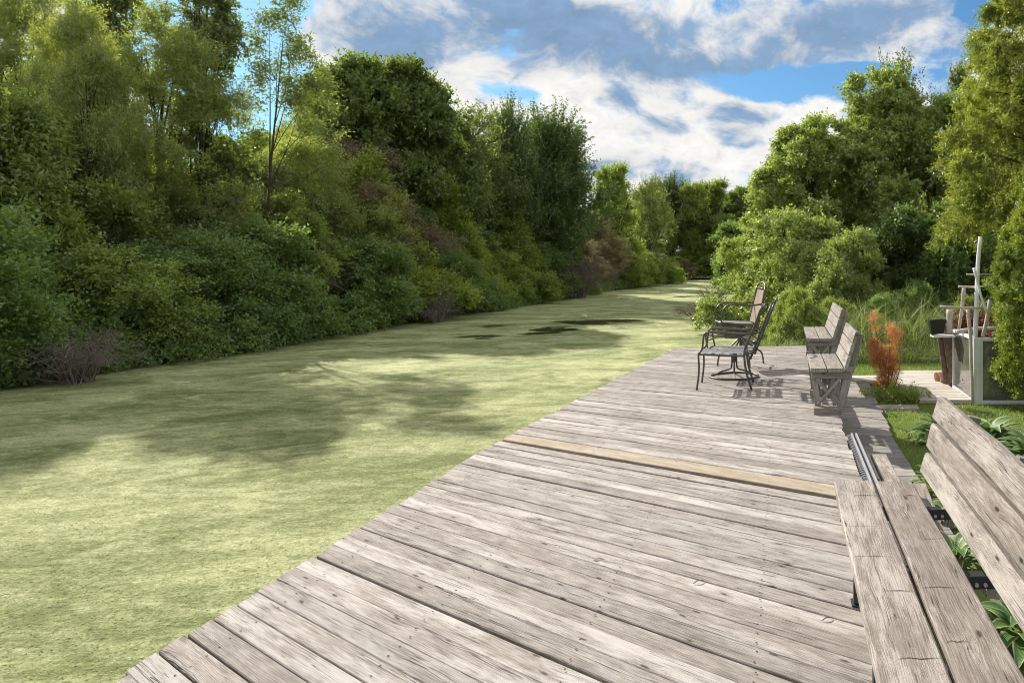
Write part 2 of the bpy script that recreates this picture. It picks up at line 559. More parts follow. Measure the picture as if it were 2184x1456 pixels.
M['lf_shrub'] = leaf('shrub_leaf', (.145, .215, .065), (.235, .30, .09), (.14, .225, .085), trans=.5)
M['lf_shrub2'] = leaf('shrub_leaf_yellow', (.215, .27, .065), (.31, .36, .09), (.20, .26, .07), trans=.5)
M['lf_lime'] = leaf('pointed_shrub_leaf', (.25, .30, .055), (.35, .39, .08), (.22, .27, .055), trans=.5)
M['lf_dark'] = leaf('dark_maple_leaf', (.075, .12, .045), (.13, .18, .06), (.10, .145, .045), trans=.4)
M['lf_maple'] = leaf('maple_leaf', (.12, .18, .055), (.20, .26, .075), (.19, .24, .06), trans=.5)
M['lf_bright'] = leaf('sunny_maple_leaf', (.22, .28, .06), (.30, .35, .08), (.24, .29, .065), trans=.5)
M['lf_willow'] = leaf('willow_leaf', (0.247, 0.286, 0.104), (0.364, 0.390, 0.156), (0.273, 0.305, 0.104), trans=.55)
M['lf_aspen'] = leaf('aspen_leaf', (.14, .18, .065), (.24, .27, .10), (.17, .21, .07), trans=.45)
M['lf_brown'] = leaf('brown_shrub_leaf', (.20, .16, .125), (.24, .20, .15), (.215, .135, .11), trans=.45)
M['lf_vine'] = leaf('vine_leaf', (.26, .32, .095), (.38, .43, .155), (.30, .36, .115), gloss=.12, trans=.45)
M['lf_cedar'] = leaf('cedar_spray', (0.276, 0.310, 0.057), (0.391, 0.414, 0.081), (0.207, 0.253, 0.052), trans=.4)
M['lf_thuja'] = leaf('thuja_spray', (0.231, 0.286, 0.039), (0.352, 0.396, 0.061), (0.165, 0.231, 0.033), trans=.35)
M['lf_orange'] = leaf('dead_orange_spray', (.62, .25, .11), (.72, .36, .18), (.50, .16, .065), trans=.35)
M['lf_red'] = leaf('red_leaf', (.11, .025, .03), (.17, .04, .045), (.08, .02, .03))
M['lf_grass'] = leaf('grass_blade', (.19, .25, .065), (.30, .34, .11), (.23, .27, .09), trans=.4)
M['lf_reed'] = leaf('reed_blade', (.15, .21, .07), (.30, .33, .16), (.17, .23, .08), trans=.4)
M['lf_dry'] = leaf('dry_leaf', (.15, .12, .09), (.20, .16, .12), (.12, .10, .07), trans=.1)


# ------------------------------------------------------------------ foliage
def unit(a):
    return a / np.maximum(np.linalg.norm(a, axis=1, keepdims=True), 1e-6)


def leaves_on(base, dirs, lens, m, L, W, spread=.03, droop=0.0, up=.8, rnd=.7, ahead=.5, tri=True):
    """leaf blades along twigs: returns verts, quads"""
    n = len(base)
    t_ = (np.arange(m)[None, :] + RNG.random((n, m))) / m
    pos = base[:, None, :] + dirs[:, None, :] * (lens[:, None] * t_)[:, :, None]
    pos[:, :, 2] -= droop * lens[:, None] * t_ ** 2
    pos = pos.reshape(-1, 3) + RNG.normal(0, spread, (n * m, 3))
    dd = np.repeat(dirs, m, axis=0)
    k = len(pos)
    a = unit(dd * ahead + RNG.normal(0, .6, (k, 3)) + np.array([0, 0, -.15 - droop * .5]))
    nn = unit(RNG.normal(0, rnd, (k, 3)) + np.array([0, 0, up]) + dd * .35)
    s = unit(np.cross(nn, a))
    sc = RNG.uniform(.65, 1.2, (k, 1))
    l, wd = L * sc, W * sc
    if tri:
        v = np.empty((k, 3, 3))
        v[:, 0] = pos + s * wd * .5
        v[:, 1] = pos + a * l
        v[:, 2] = pos - s * wd * .5
        return v.reshape(-1, 3), np.arange(k * 3).reshape(-1, 3)
    v = np.empty((k, 4, 3))
    v[:, 0] = pos
    v[:, 1] = pos + a * l * .42 + s * wd * .5
    v[:, 2] = pos + a * l
    v[:, 3] = pos + a * l * .42 - s * wd * .5
    return v.reshape(-1, 3), np.arange(k * 4).reshape(-1, 4)


def clumps(lobes, n, shell=(.55, 1.0), low=-.55):
    """clump centres on a set of ellipsoid lobes, and their outward directions"""
    ar = np.array([(l[3] * l[4] + l[3] * l[5] + l[4] * l[5]) for l in lobes])
    idx = RNG.choice(len(lobes), n, p=ar / ar.sum())
    lb = np.array(lobes)[idx]
    u = unit(RNG.normal(0, 1, (n, 3)))
    bad = u[:, 2] < low
    u[bad, 2] *= -1
    r = RNG.uniform(shell[0], shell[1], (n, 1)) ** .6
    c = lb[:, :3] + u * r * lb[:, 3:6]
    o = unit(u / lb[:, 3:6])
    return c, o


def crown(name, mat, lobes, nclump, ntwig, m, L, W, tl=(.3, .6), cone=.8, up=.35, droop=0., shell=(.55, 1.), spread=.03, low=-.55,
          lup=.8, lrnd=.7, zmin=.02, tri=True, jit=.07):
    c, o = clumps(lobes, nclump, shell, low)
    c = np.repeat(c, ntwig, axis=0) + RNG.normal(0, jit, (nclump * ntwig, 3))
    dr = unit(np.repeat(o, ntwig, axis=0) + RNG.normal(0, cone, (nclump * ntwig, 3)) + np.array([0, 0, up]))
    ln = RNG.uniform(tl[0], tl[1], nclump * ntwig)
    v, q = leaves_on(c, dr, ln, m, L, W, spread, droop, lup, lrnd, .5, tri)
    k = q.shape[1]
    keep = v.reshape(-1, k, 3)[:, :, 2].min(axis=1) > zmin
    v = v.reshape(-1, k, 3)[keep].reshape(-1, 3)
    q = np.arange(len(v)).reshape(-1, k)
    return np_mesh(name, v, q, mat)


def woody(mat, lobes, height, r0, nb=14, wig=.12, fork=.35, sides=6, twigs=0, lean=0., name='trunk'):
    """trunk plus limbs reaching into the lobes"""
    g = Geo()
    top = Vector((lean * height, 0, height))
    pts = [Vector((0, 0, -.3))]
    for i in range(1, 6):
        k = i / 5
        pts.append(Vector((top.x * k + random.uniform(-wig, wig), random.uniform(-wig, wig), height * k)))
    g.tube(pts, [r0 * (1 - .8 * i / 5) for i in range(6)], sides, 3)
    for b_ in range(nb):
        lb = random.choice(lobes)
        uu = Vector((random.gauss(0, 1), random.gauss(0, 1), random.gauss(.3, 1))).normalized()
        e = Vector((lb[0] + uu.x * lb[3] * .85, lb[1] + uu.y * lb[4] * .85, lb[2] + uu.z * lb[5] * .85))
        k = max(fork, min(.95, (e.z / height) * random.uniform(.35, .75)))
        i = min(4, int(k * 5))
        s = pts[i].lerp(pts[i + 1], k * 5 - i)
        mid = s.lerp(e, .5) + Vector((random.uniform(-.2, .2), random.uniform(-.2, .2), random.uniform(.0, .35)))
        rb = r0 * (1 - .8 * k) * random.uniform(.4, .65)
        g.tube([s, mid, e], [rb, rb * .6, rb * .15], 5, 3, cap=False)
        for _ in range(twigs):
            q0 = mid.lerp(e, random.uniform(0, .9))
            dv = Vector((random.gauss(0, 1), random.gauss(0, 1), random.gauss(.4, 1))).normalized() * random.uniform(.25, .8)
            g.tube([q0, q0 + dv * .5 + Vector((0, 0, random.uniform(-.05, .1))), q0 + dv], [rb * .25, rb * .15, .003], 3, 1, cap=False)
    return new_mesh(name, g.v, g.f, mat, g.uv, True)


def lobes_round(n, rx, z0, z1, s0, s1, flat=.8):
    out = []
    for i in range(n):
        a = random.uniform(0, 2 * math.pi)
        k = random.random()
        z = z0 + (z1 - z0) * (i + .5) / n
        env = math.sin(math.pi * min(1, max(.12, (z - z0 + .25 * (z1 - z0)) / (1.35 * (z1 - z0)))))
        rr = rx * env * math.sqrt(k)
        s = random.uniform(s0, s1)
        out.append((rr * math.cos(a), rr * math.sin(a), z, s, s, s * flat))
    return out


def lobes_cone(n, rx, h, s0, s1):
    out = []
    for i in range(n):
        k = (i + .5) / n
        a = random.uniform(0, 2 * math.pi)
        rr = rx * (1 - k) ** .8 * random.uniform(.3, .8)
        s = s0 + (s1 - s0) * k
        out.append((rr * math.cos(a), rr * math.sin(a), h * (.05 + .9 * k), s, s, s * 1.1))
    return out


PROTO = {}


def proto(key, h, parts):
    PROTO[key] = (h, parts)


# low bank shrubs (height about 2.8)
for key, mt, L_, sd in (('shrub_a', 'lf_shrub', .075, 1), ('shrub_b', 'lf_shrub', .062, 2), ('shrub_y', 'lf_shrub2', .07, 3)):
    random.seed(sd)
    lb = lobes_round(17, 1.35, .3, 2.2, .32, .6, .7)
    lb += [(random.uniform(-1.4, 1.4), random.uniform(-1.4, 1.4), random.uniform(.25, .7), .45, .45, .3) for _ in range(9)]
    proto(key, 2.8, [('foliage', crown(key, M[mt], lb, 300, 14, 11, L_, L_ * .6, (.16, .42), .7, .25, .1, lup=.7, tri=False, jit=.05)),
                     ('stem', woody(M['bark'], lb, 1.9, .05, 10, .08, .1))])
# taller bushes (5 m), finer leaved for their size
for key, mt, L_, sd in (('bush_a', 'lf_shrub', .10, 5), ('bush_y', 'lf_shrub2', .095, 6)):
    random.seed(sd)
    lb = lobes_round(24, 1.7, .6, 4.3, .42, .8, .75)
    proto(key, 5.0, [('foliage', crown(key, M[mt], lb, 480, 17, 11, L_, L_ * .62, (.2, .55), .7, .3, .1, lup=.7, jit=.07)),
                     ('stem', woody(M['bark'], lb, 3.9, .07, 16, .1, .1, twigs=2))])
# pointed shrub (5 m)
random.seed(11)
lb = lobes_cone(24, 1.55, 4.8, .6, .2)
lb += [(random.uniform(-1.4, 1.4), random.uniform(-1.4, 1.4), .45, .55, .55, .4) for _ in range(6)]
proto('pointed', 5.0, [('foliage', crown('pointed_shrub', M['lf_lime'], lb, 520, 17, 11, .085, .055, (.2, .55), .55, .5, .0)),
                       ('stem', woody(M['bark'], lb, 4.2, .07, 14, .08, .1))])
# maple, rounded (9.5 m)
random.seed(21)
lb = lobes_round(34, 2.7, 1.6, 8.7, .6, 1.1, .7)
proto('maple', 9.5, [('crown', crown('maple_crown', M['lf_maple'], lb, 620, 19, 11, .15, .11, (.3, .8), .6, .35, .1, jit=.1)),
                     ('trunk', woody(M['bark'], lb, 7.2, .17, 26, .15, .2, twigs=3))])
# maple with upright shoots (9 m)
random.seed(22)
lb = lobes_round(24, 1.9, 1.2, 7.4, .5, .9, 1.1)
proto('spiky', 9.0, [('crown', crown('spiky_crown', M['lf_dark'], lb, 330, 7, 30, .12, .08, (.8, 1.7), .26, .95, .0, spread=.035, jit=.15, shell=(.75, 1.1))),
                     ('trunk', woody(M['bark'], lb, 7.4, .13, 20, .12, .2, twigs=3))])
# airy version of the same (9 m)
random.seed(23)
lb = lobes_round(11, 1.2, 2.6, 7.6, .55, .9, 1.3)
proto('airy', 9.0, [('crown', crown('airy_crown', M['lf_aspen'], lb, 150, 7, 16, .13, .08, (.5, 1.3), .35, .9, .0, spread=.04)),
                    ('trunk', woody(M['bark'], lb, 7.8, .09, 20, .1, .2, twigs=4))])
# willow, feathery (9 m)
random.seed(24)
lb = lobes_round(26, 2.2, 2.6, 8.4, .45, .85, .75)
proto('willow', 9.2, [('crown', crown('willow_crown', M['lf_willow'], lb, 210, 20, 15, .12, .034, (.3, .7), .7, .25, .25, spread=.045, lup=.2, lrnd=1., jit=.1)),
                      ('trunk', woody(M['bark'], lb, 6.8, .15, 26, .28, .28, twigs=4))])
# aspen, tall and thin (10 m)
random.seed(25)
lb = lobes_round(18, 1.3, 3.0, 9.7, .35, .65)
proto('aspen', 10.2, [('crown', crown('aspen_crown', M['lf_aspen'], lb, 210, 10, 12, .11, .085, (.25, .6), .7, .2, .1, spread=.04)),
                      ('trunk', woody(M['bark'], lb, 9.0, .10, 22, .12, .25, twigs=5))])
# leaning sapling (9 m): mostly bare trunk, tufted top
random.seed(26)
lb = [(.4, 0, 8.2, .55, .5, .7), (.9, .2, 7.4, .55, .5, .5), (.1, .1, 7.0, .45, .4, .5), (1.3, 0, 6.6, .45, .4, .4), (.5, 0, 6.2, .4, .4, .4),
      (1.5, .1, 5.6, .4, .4, .35), (-.3, 0, 5.3, .35, .3, .3), (.6, 0, 9.0, .3, .3, .4)]
proto('sapling', 9.3, [('crown', crown('sapling_crown', M['lf_aspen'], lb, 120, 8, 11, .08, .05, (.2, .5), .8, .2, .1, spread=.05)),
                       ('trunk', woody(M['bark'], lb, 8.2, .06, 8, .12, .5, twigs=4, lean=.06))])
# brownish fine-leaved shrub (5 m)
random.seed(27)
lb = lobes_round(22, 1.8, .7, 4.3, .45, .8, .8)
proto('brown', 5.0, [('foliage', crown('brown_shrub', M['lf_brown'], lb, 420, 18, 13, .06, .032, (.22, .55), .75, .35, .1, spread=.04)),
                     ('stem', woody(M['bark'], lb, 4.0, .08, 20, .15, .1, twigs=5))])
PROTO['olive'] = (5.0, [('foliage', None), PROTO['brown'][1][1]])
_om = PROTO['brown'][1][0][1].copy()
_om.materials.clear(); _om.materials.append(M['lf_willow'])
PROTO['olive'] = (5.0, [('foliage', _om), PROTO['brown'][1][1]])
# vine-hung tree on the right bank (8 m)
random.seed(28)
lb = lobes_round(34, 2.8, .6, 7.3, .5, 1.0, .8)
proto('vine', 8.0, [('crown', crown('vine_crown', M['lf_vine'], lb, 760, 18, 11, .105, .075, (.2, .55), .65, .2, .25, shell=(.6, 1.05), jit=.08)),
                    ('trunk', woody(M['bark'], lb, 6.4, .16, 16, .15, .2, twigs=3))])
# bright light-green bush (3.2 m)
random.seed(29)
lb = lobes_round(19, 1.55, .3, 2.7, .32, .62)
lb += [(random.uniform(-1.6, 1.6), random.uniform(-1.6, 1.6), .35, .45, .45, .32) for _ in range(8)]
proto('bright', 3.2, [('foliage', crown('bright_bush', M['lf_vine'], lb, 360, 16, 12, .075, .055, (.18, .45), .7, .3, .15, jit=.05)),
                      ('stem', woody(M['bark'], lb, 2.2, .05, 10, .08, .1))])
# sunny maple (9 m)
PROTO['sunny'] = (9.5, [('crown', crown('sunny_crown', M['lf_bright'], lobes_round(26, 2.2, 1.2, 8.6, .6, 1.1), 380, 14, 12, .16, .12, (.4, 1.0), .55, .5, .0)),
                        PROTO['maple'][1][1]])
# twiggy bare bush (2 m)
random.seed(31)


def bare_bush(n, rad, h, mat, name, flat=False):
    g = Geo()
    for _ in range(n):
        a = random.uniform(0, 2 * math.pi)
        r1 = rad * random.uniform(.2, 1)
        z1 = h * random.uniform(.25, 1) * (1 - .35 * r1 / rad)
        b_ = Vector((random.uniform(-.2, .2) * rad, random.uniform(-.2, .2) * rad, 0))
        e = Vector((r1 * math.cos(a), r1 * math.sin(a), z1))
        mid = b_.lerp(e, .5) + Vector((random.uniform(-.1, .1), random.uniform(-.1, .1), random.uniform(0, .25) * h))
        rb = random.uniform(.008, .02)
        g.tube([b_, mid, e], [rb, rb * .6, rb * .2], 4, 3, cap=False)
        for _ in range(7):
            s = mid.lerp(e, random.random())
            dv = Vector((random.gauss(0, 1), random.gauss(0, 1), random.gauss(.2, .8))).normalized() * random.uniform(.15, .45) * h * .5
            q0 = s + dv * .5
            g.tube([s, q0 + Vector((0, 0, .03)), s + dv], [rb * .35, rb * .25, rb * .1], 3, 1, cap=False)
            for _ in range(2):
                e2 = q0 + dv.cross(Vector((random.gauss(0, 1), random.gauss(0, 1), random.gauss(0, 1)))).normalized() * random.uniform(.1, .25) * h * .4
                g.tube([q0, e2], [rb * .2, rb * .1], 3, 1, cap=False)
    return new_mesh(name, g.v, g.f, mat, g.uv, False)


bare_me = bare_bush(70, 1.1, 1.9, M['dead'], 'bare_bush')
proto('bare', 1.9, [('branches', bare_me)])

PLACED = {}


def plant(key, name, X, Y, h, label, cat, wide=1.0, rz=None, group=None, z=-.42):
    H, parts = PROTO[key]
    s = h / H
    o = thing(name, label, cat, (X, Y, z), random.uniform(0, 6.28) if rz is None else rz, group)
    o.scale = (s * wide * random.uniform(.9, 1.12), s * wide * random.uniform(.9, 1.12), s)
    if h < 7: o.rotation_euler[0], o.rotation_euler[1] = random.uniform(-.12, .12), random.uniform(-.12, .12)
    for (pn, me) in parts:
        link(pn, me, o)
    return o


def plant_px(key, name, px, Y, ytop, label, cat, wide=1.0, rz=None, group=None, z=-.42):
    X = (px - CX) / F * Y
    h = EYE + (HY - ytop) / F * Y - z
    return plant(key, name, X, Y, h, label, cat, wide, rz, group, z)


# ------------------------------------------------------------------ ground, water, lawn
def bank_r(y):
    """right waterline"""
    if y < 12.5: return .35
    if y < 22: return .35 + (-2.7 - .35) * (y - 12.5) / 9.5
    return -2.7 - 1.2 * min(1, (y - 22) / 60)


def bank_l(y):
    return -12.1 + .35 * math.sin(y * .45) + .2 * math.sin(y * 1.3) + (2.6 * max(0, (y - 50) / 35) if y > 50 else 0)


xs = np.concatenate([[-1500, -300, -80, -40], np.arange(-24, 8, .5), [10, 14, 30, 80, 300, 1500]])
ys = np.concatenate([[-300, -60, -20], np.arange(-6, 30, .75), np.arange(30, 92, 2.), [100, 130, 300, 900, 2500]])
vs, fs = [], []
for j, y in enumerate(ys):
    for i, x in enumerate(xs):
        bl, br = bank_l(float(y)), bank_r(float(y))
        inside = min(x - bl, br - x, (86 - y) * 1.0)
        k = max(0.0, min(1.0, (inside + .35) / .7))
        z = -.42 + (-1.25 + .42) * k
        if x < bl - 1: z += .06 * math.sin(x * 1.7) * math.sin(y * 1.1)
        vs.append((x, y, z))
nx = len(xs)
for j in range(len(ys) - 1):
    for i in range(nx - 1):
        a = j * nx + i
        fs.append((a, a + 1, a + nx + 1, a + nx))
o = link('ground', new_mesh('ground', vs, fs, M['ground']))
tag(o, kind='structure')
wm = new_mesh('water', [(-16, -40, -.5), (1.4, -40, -.5), (1.4, 90, -.5), (-16, 90, -.5)], [(0, 1, 2, 3)], M['duckweed'])
tag(link('water', wm), kind='structure')
# lawn sheet on the right
vs, fs = [], []
lx = [.5, 1.0, 1.6, 2.4, 3.4, 5, 8, 12, 20]
ly = [2, 4, 6, 8, 10, 12, 13.5, 15, 17, 20]
for y in ly:
    for x in lx:
        x2 = x
        vs.append((x2, y, -.36))
for j in range(len(ly) - 1):
    for i in range(len(lx) - 1):
        a = j * len(lx) + i
        fs.append((a, a + 1, a + len(lx) + 1, a + len(lx)))
tag(link('lawn', new_mesh('lawn', vs, fs, M['lawn'])), kind='structure')

# ------------------------------------------------------------------ the deck
deck = thing('deck', 'weathered grey plank deck running along the left of the benches above the green water', 'deck')
DECK_R = .55


def left_x(y):
    if y < 6.0: return -2.40
    return -2.40 + .5 * (y - 6.0) / 6.9


def slope(y):
    return -.66 + .033 * (y - 3.0) if y < 9 else -.462 + .02 * (y - 9)


FAR = ((-1.9, 12.86), (.55, 13.25))


def far_y(x):
    return FAR[0][1] + (x - FAR[0][0]) * (FAR[1][1] - FAR[0][1]) / (FAR[1][0] - FAR[0][0])


def seam_pts(yl):
    """where a seam that leaves the left edge at yl starts and ends"""
    x0, y0, s = left_x(min(yl, 12.9)), yl, slope(yl)
    if y0 > far_y(x0):
        # starts on the far edge instead
        k = (FAR[1][1] - FAR[0][1]) / (FAR[1][0] - FAR[0][0])
        x = (FAR[0][1] - k * FAR[0][0] - y0 + s * x0) / (s - k)
        return (x, far_y(x)), (DECK_R, y0 + s * (DECK_R - x0))
    return (x0, y0), (DECK_R, y0 + s * (DECK_R - x0))


random.seed(40)
yl = -1.2
seams = []
while True:
    wd = random.uniform(.126, .141)
    if abs(yl - 6.22) < .09 and not any(s_[2] for s_ in seams):
        yl, wd, new = 6.23, .205, True
    else:
        new = False
    a0, a1 = seam_pts(yl)
    if a0[0] > DECK_R - .15: break
    seams.append((yl, wd, new))
    yl += wd
for (y0, wd, new) in seams:
    gap = random.choice((.003, .004, .005, .006, .009))
    (ax, ay), (bx, by) = seam_pts(y0 + gap / 2)
    (cx_, cy_), (ex, ey) = seam_pts(y0 + wd - gap / 2)
    z = random.uniform(-.003, .003)
    rag = random.uniform(-.014, .010)
    if ay < far_y(ax) - .01: ax += rag
    if cy_ < far_y(cx_) - .01: cx_ += rag + random.uniform(-.004, .004)
    rr = random.uniform(-.02, .008)
    th = .036
    uo, vo_ = random.uniform(0, 60), random.uniform(0, 60)
    vs, fs, uv = [], [], []
    segs = 4
    tilt = random.uniform(-.002, .002)
    cup = random.uniform(-.002, .003)
    for s in range(segs + 1):
        k = s / segs
        p = Vector((ax + (bx + rr - ax) * k, ay + (by - ay) * k, 0))
        q_ = Vector((cx_ + (ex + rr - cx_) * k, cy_ + (ey - cy_) * k, 0))
        wob = random.uniform(-.0015, .0015)
        wv = q_ - p
        wl = max(wv.length, 1e-4)
        c_ = min(.004 / wl, .3)
        prof = [(0, -.036), (0, -.004), (c_, 0), (.5, cup), (1 - c_, 0), (1, -.004), (1, -.036)]
        for (a_, h_) in prof:
            v_ = p + wv * a_
            vs.append((v_.x, v_.y, z + h_ + wob + tilt * a_))
    n_ = 7
    L_ = math.hypot(bx - ax, by - ay)
    for s in range(segs):
        for k in range(n_):
            k2 = (k + 1) % n_
            a_ = s * n_
            fs.append((a_ + k, a_ + n_ + k, a_ + n_ + k2, a_ + k2))
            pv_ = [0, .03, .034, .034 + wd / 2, .03 + wd, .034 + wd, .064 + wd, .1 + wd]
            u0, u1 = uo + L_ * s / segs, uo + L_ * (s + 1) / segs
            uv += [(u0, vo_ + pv_[k]), (u1, vo_ + pv_[k]), (u1, vo_ + pv_[k + 1]), (u0, vo_ + pv_[k + 1])]
    fs.append(tuple(range(n_)))
    uv += [(uo, vo_ + .02 * i) for i in range(n_)]
    fs.append(tuple(segs * n_ + i for i in reversed(range(n_))))
    uv += [(uo, vo_ + .02 * i) for i in range(n_)]
    me = new_mesh('plank', vs, fs, M['new'] if new else M['deck'], uv)
    pl = link('plank', me, deck)
    if new: pl['label'] = 'newer tan plank'
g = Geo()
for x in (-2.2, -1.5, -.8, -.1, .45):
    link('joist', Geo().board((x, -1, -.135), (x, 12.6 if x > -2 else 8.5, -.135), (.045, 0, 0), (0, 0, .19)).build('joist', M['under']).data, deck)
for o_ in [o_ for o_ in COL.objects if o_.name.startswith('joist') and o_.parent is None]:
    bpy.data.objects.remove(o_)
for x in (-2.1, .4):
    for y in (-.5, 3, 6.5, 10, 12.4):
        Geo().board((x, y, -1.3), (x, y, -.235), (.1, 0, 0), (0, .1, 0)).build('post', M['under'], deck)

# curled dry leaves on the planks
def dry_leaf(px, py, rz, s, label):
    p = P(px, py, .002)
    vs, fs = [], []
    for i in range(7):
        k = i / 6
        wd_ = .007 * math.sin(math.pi * min(.97, max(.06, k)))
        for j, sg in enumerate((-1, 0, 1)):
            vs.append(((k - .5) * .07 * s, sg * wd_ * s, (.002 + .004 * abs(sg) + .008 * math.sin(k * 3.1)) * s))
    for i in range(6):
        for j in range(2):
            a = i * 3 + j
            fs.append((a, a + 3, a + 4, a + 1))
    o_ = link('dry_leaf', new_mesh('dry_leaf', vs, fs, M['lf_dry'], smooth=True), None, p)
    o_.rotation_euler = (0, 0, rz)
    tag(o_, label, 'leaf', 'dry leaves fallen on the deck')


dry_leaf(1490, 1242, .6, .8, 'small curled dry leaf lying in the middle of the near planks')
dry_leaf(1764, 1321, .5, .75, 'small pale dry leaf lying on the planks near the foreground bench')
# rows of screw heads over the joists
nv, nf = [], []
for (y0, wd, new) in seams:
    for xj in (-2.2, -1.5, -.8, -.1, .45):
        for k in (.22, .78):
            yy = y0 + wd * k + slope(y0) * (xj - left_x(min(y0, 12.9))) + random.uniform(-.006, .006)
            xx = xj + random.uniform(-.008, .008)
            if yy > far_y(xx) - .02 or xx < left_x(min(yy, 12.9)) + .03: continue
            b0 = len(nv)
            for i in range(6):
                a_ = i * math.pi / 3
                nv.append((xx + .0045 * math.cos(a_), yy + .0045 * math.sin(a_), .0045))
            nf.append(tuple(range(b0, b0 + 6)))
tag(link('screw_head', new_mesh('screw_head', nv, nf, M['rust']), deck), kind='stuff')

# metal track along the deck edge
trk = thing('metal_track', 'narrow silver metal track with dark mesh lying against the right deck edge', 'track', (.585, 3.7, -.03))
for dx_ in (0.012, .052):
    Geo().box(dx_, dx_ + .014, 0, 2.75, 0, .03).build('rail', M['alu'], trk)
lat = Geo()
for i in range(50):
    y = i * .055
    lat.board((-.03, y, .012), (.012, y + .05, .012), (.007, .003, 0), (0, 0, .008), ch=.001)
    lat.board((.012, y, .016), (-.03, y + .05, .016), (.007, -.003, 0), (0, 0, .006), ch=.001)
lat.build('lattice', M['alu'], trk)
Geo().box(-.032, .07, 0, 2.75, -.012, -.003).build('channel', M['black'], trk)

# low step beside the deck
stp = thing('step', 'low wooden step of two boards beside the deck behind the foreground seat', 'step', (0, 0, 0))
Geo().board((.655, 3.6, -.10), (.655, 6.05, -.10), (.118, 0, 0), (0, 0, .038), segs=3, wob=.001).build('board', M['bench'], stp)
Geo().board((.79, 3.6, -.10), (.79, 6.05, -.10), (.128, 0, 0), (0, 0, .038), segs=3, wob=.001).build('board', M['seat'], stp)
for y in (3.9, 5.9):
    Geo().box(.61, .84, y, y + .04, -.36, -.12).build('leg', M['under'], stp)

# walk of cross boards at a lower level
walk = tag(bpy.data.objects.new('walkway', None), kind='structure')
COL.objects.link(walk)
random.seed(55)
y = 4.6
while y < 11.5:
    wd = random.uniform(.28, .31) if y > 6.2 else random.uniform(.24, .3)
    xr = 1.12 + .02 * random.random() + max(0, y - 7.2) * .045
    if y > 10.6: xr -= (y - 10.6) ** 2 * .25
    gm = Geo().board((.60, y + wd / 2, -.32), (xr, y + wd / 2, -.32), (0, wd - .008, 0), (0, 0, .04), segs=2, wob=.002, ch=.005)
    gm.build('board', M['walk'], walk)
    y += wd
# patio of pale boards by the enclosure
patio = tag(bpy.data.objects.new('patio', None), kind='structure')
COL.objects.link(patio)
for k, (x0, x1, y0, y1) in enumerate([(1.72, 2.75, 10.95, 12.35), (1.72, 2.45, 10.5, 10.93), (1.75, 2.5, 10.0, 10.48), (1.8, 2.5, 9.62, 9.98), (.95, 1.6, 11.1, 11.7)]):
    n_ = max(1, round((y1 - y0) / .24)) if k else 1
    for i in range(n_):
        a, b_ = y0 + (y1 - y0) * i / n_, y0 + (y1 - y0) * (i + 1) / n_ - .01
        Geo().board((x0, (a + b_) / 2, -.34 + .004 * k), (x1, (a + b_) / 2, -.34 + .004 * k), (0, b_ - a, 0), (0, 0, .05), ch=.006).build('slab', M['patio'], patio)


# ------------------------------------------------------------------ benches
def bench(name, label, x0, y0, y1, zs=.45, zt=.83, seat_w=.33, back_x=.055, block=True):
    """bench whose long side runs along y; back on the +x side"""
    b_ = thing(name, label, 'bench', (x0, y0, 0), 0, 'grey wooden benches standing on the far part of the deck')
    L = y1 - y0
    bw = (seat_w - .012) / 2
    for i in range(2):
        xc = bw / 2 + i * (bw + .012)
        Geo().board((xc, -.03, zs - .019), (xc, L + .03, zs - .019), (bw, 0, 0), (0, 0, .038), segs=3, wob=.0015).build('seat_board', M['bench'], b_)
    lean = Vector((.30, 0, .95)).normalized()
    nrm = Vector((.95, 0, -.30)).normalized()
    hb = (zt - zs) / lean.z
    bh = (hb - .03) / 3
    org = Vector((seat_w + .004, 0, zs + .005))
    for i in range(3):
        c = org + lean * (bh / 2 + i * (bh + .012)) + nrm * .019
        Geo().board(c + Vector((0, -.02, 0)), c + Vector((0, L + .02, 0)), lean * bh, nrm * .036, segs=3, wob=.0015).build('back_board', M['bench'], b_)
    for ye in (0.03, L - .07):
        top = org + lean * (hb - .02) + nrm * .062
        bot = Vector((seat_w - .035, 0, .0))
        mid = org + nrm * .062 + lean * .02
        zf = .066 if block else 0.0
        Geo().board((bot.x + .01, ye + .02, zf), (mid.x, ye + .02, mid.z), (.085, 0, 0), (0, .038, 0)).build('rear_leg', M['bench'], b_)
        Geo().board((mid.x, ye + .062, mid.z - .06), (top.x, ye + .062, top.z), (.075, 0, -.02), (0, .038, 0)).build('back_post', M['bench'], b_)
        Geo().board((.035, ye + .02, zs - .04), (.075, ye + .02, zf), (.06, 0, 0), (0, .038, 0)).build('front_leg', M['bench'], b_)
        Geo().board((.01, ye - .001, zs - .075), (seat_w + .07, ye - .001, zs - .075), (0, 0, .07), (0, .03, 0)).build('rail', M['bench'], b_)
        # braces crossing on the outside, slanted panel boards behind them
        yo = ye - .012
        Geo().board((.06, yo, zs - .11), (seat_w - .05, yo, .09), (.035, 0, .028), (0, .02, 0)).build('brace', M['bench'], b_)
        Geo().board((seat_w - .04, yo - .022, zs - .11), (.075, yo - .022, .09), (.02, 0, -.018), (0, .018, 0)).build('brace', M['bench'], b_)
        for k in range(5):
            xa = .085 + k * .053
            Geo().board((xa + .012 * k, ye + .052, zs - .05), (xa - .01 + .006 * k, ye + .052, .12 + .02 * abs(k - 1.5)), (.047, 0, 0), (0, .018, 0)).build('panel_board', M['bench'], b_)
    if block:
        for ye in (.0, L - .1):
            Geo().board((.03, ye - .02, .033), (seat_w - .03, ye - .02, .033), (0, .13, 0), (0, 0, .064)).build('foot_block', M['seat'], b_)
    return b_


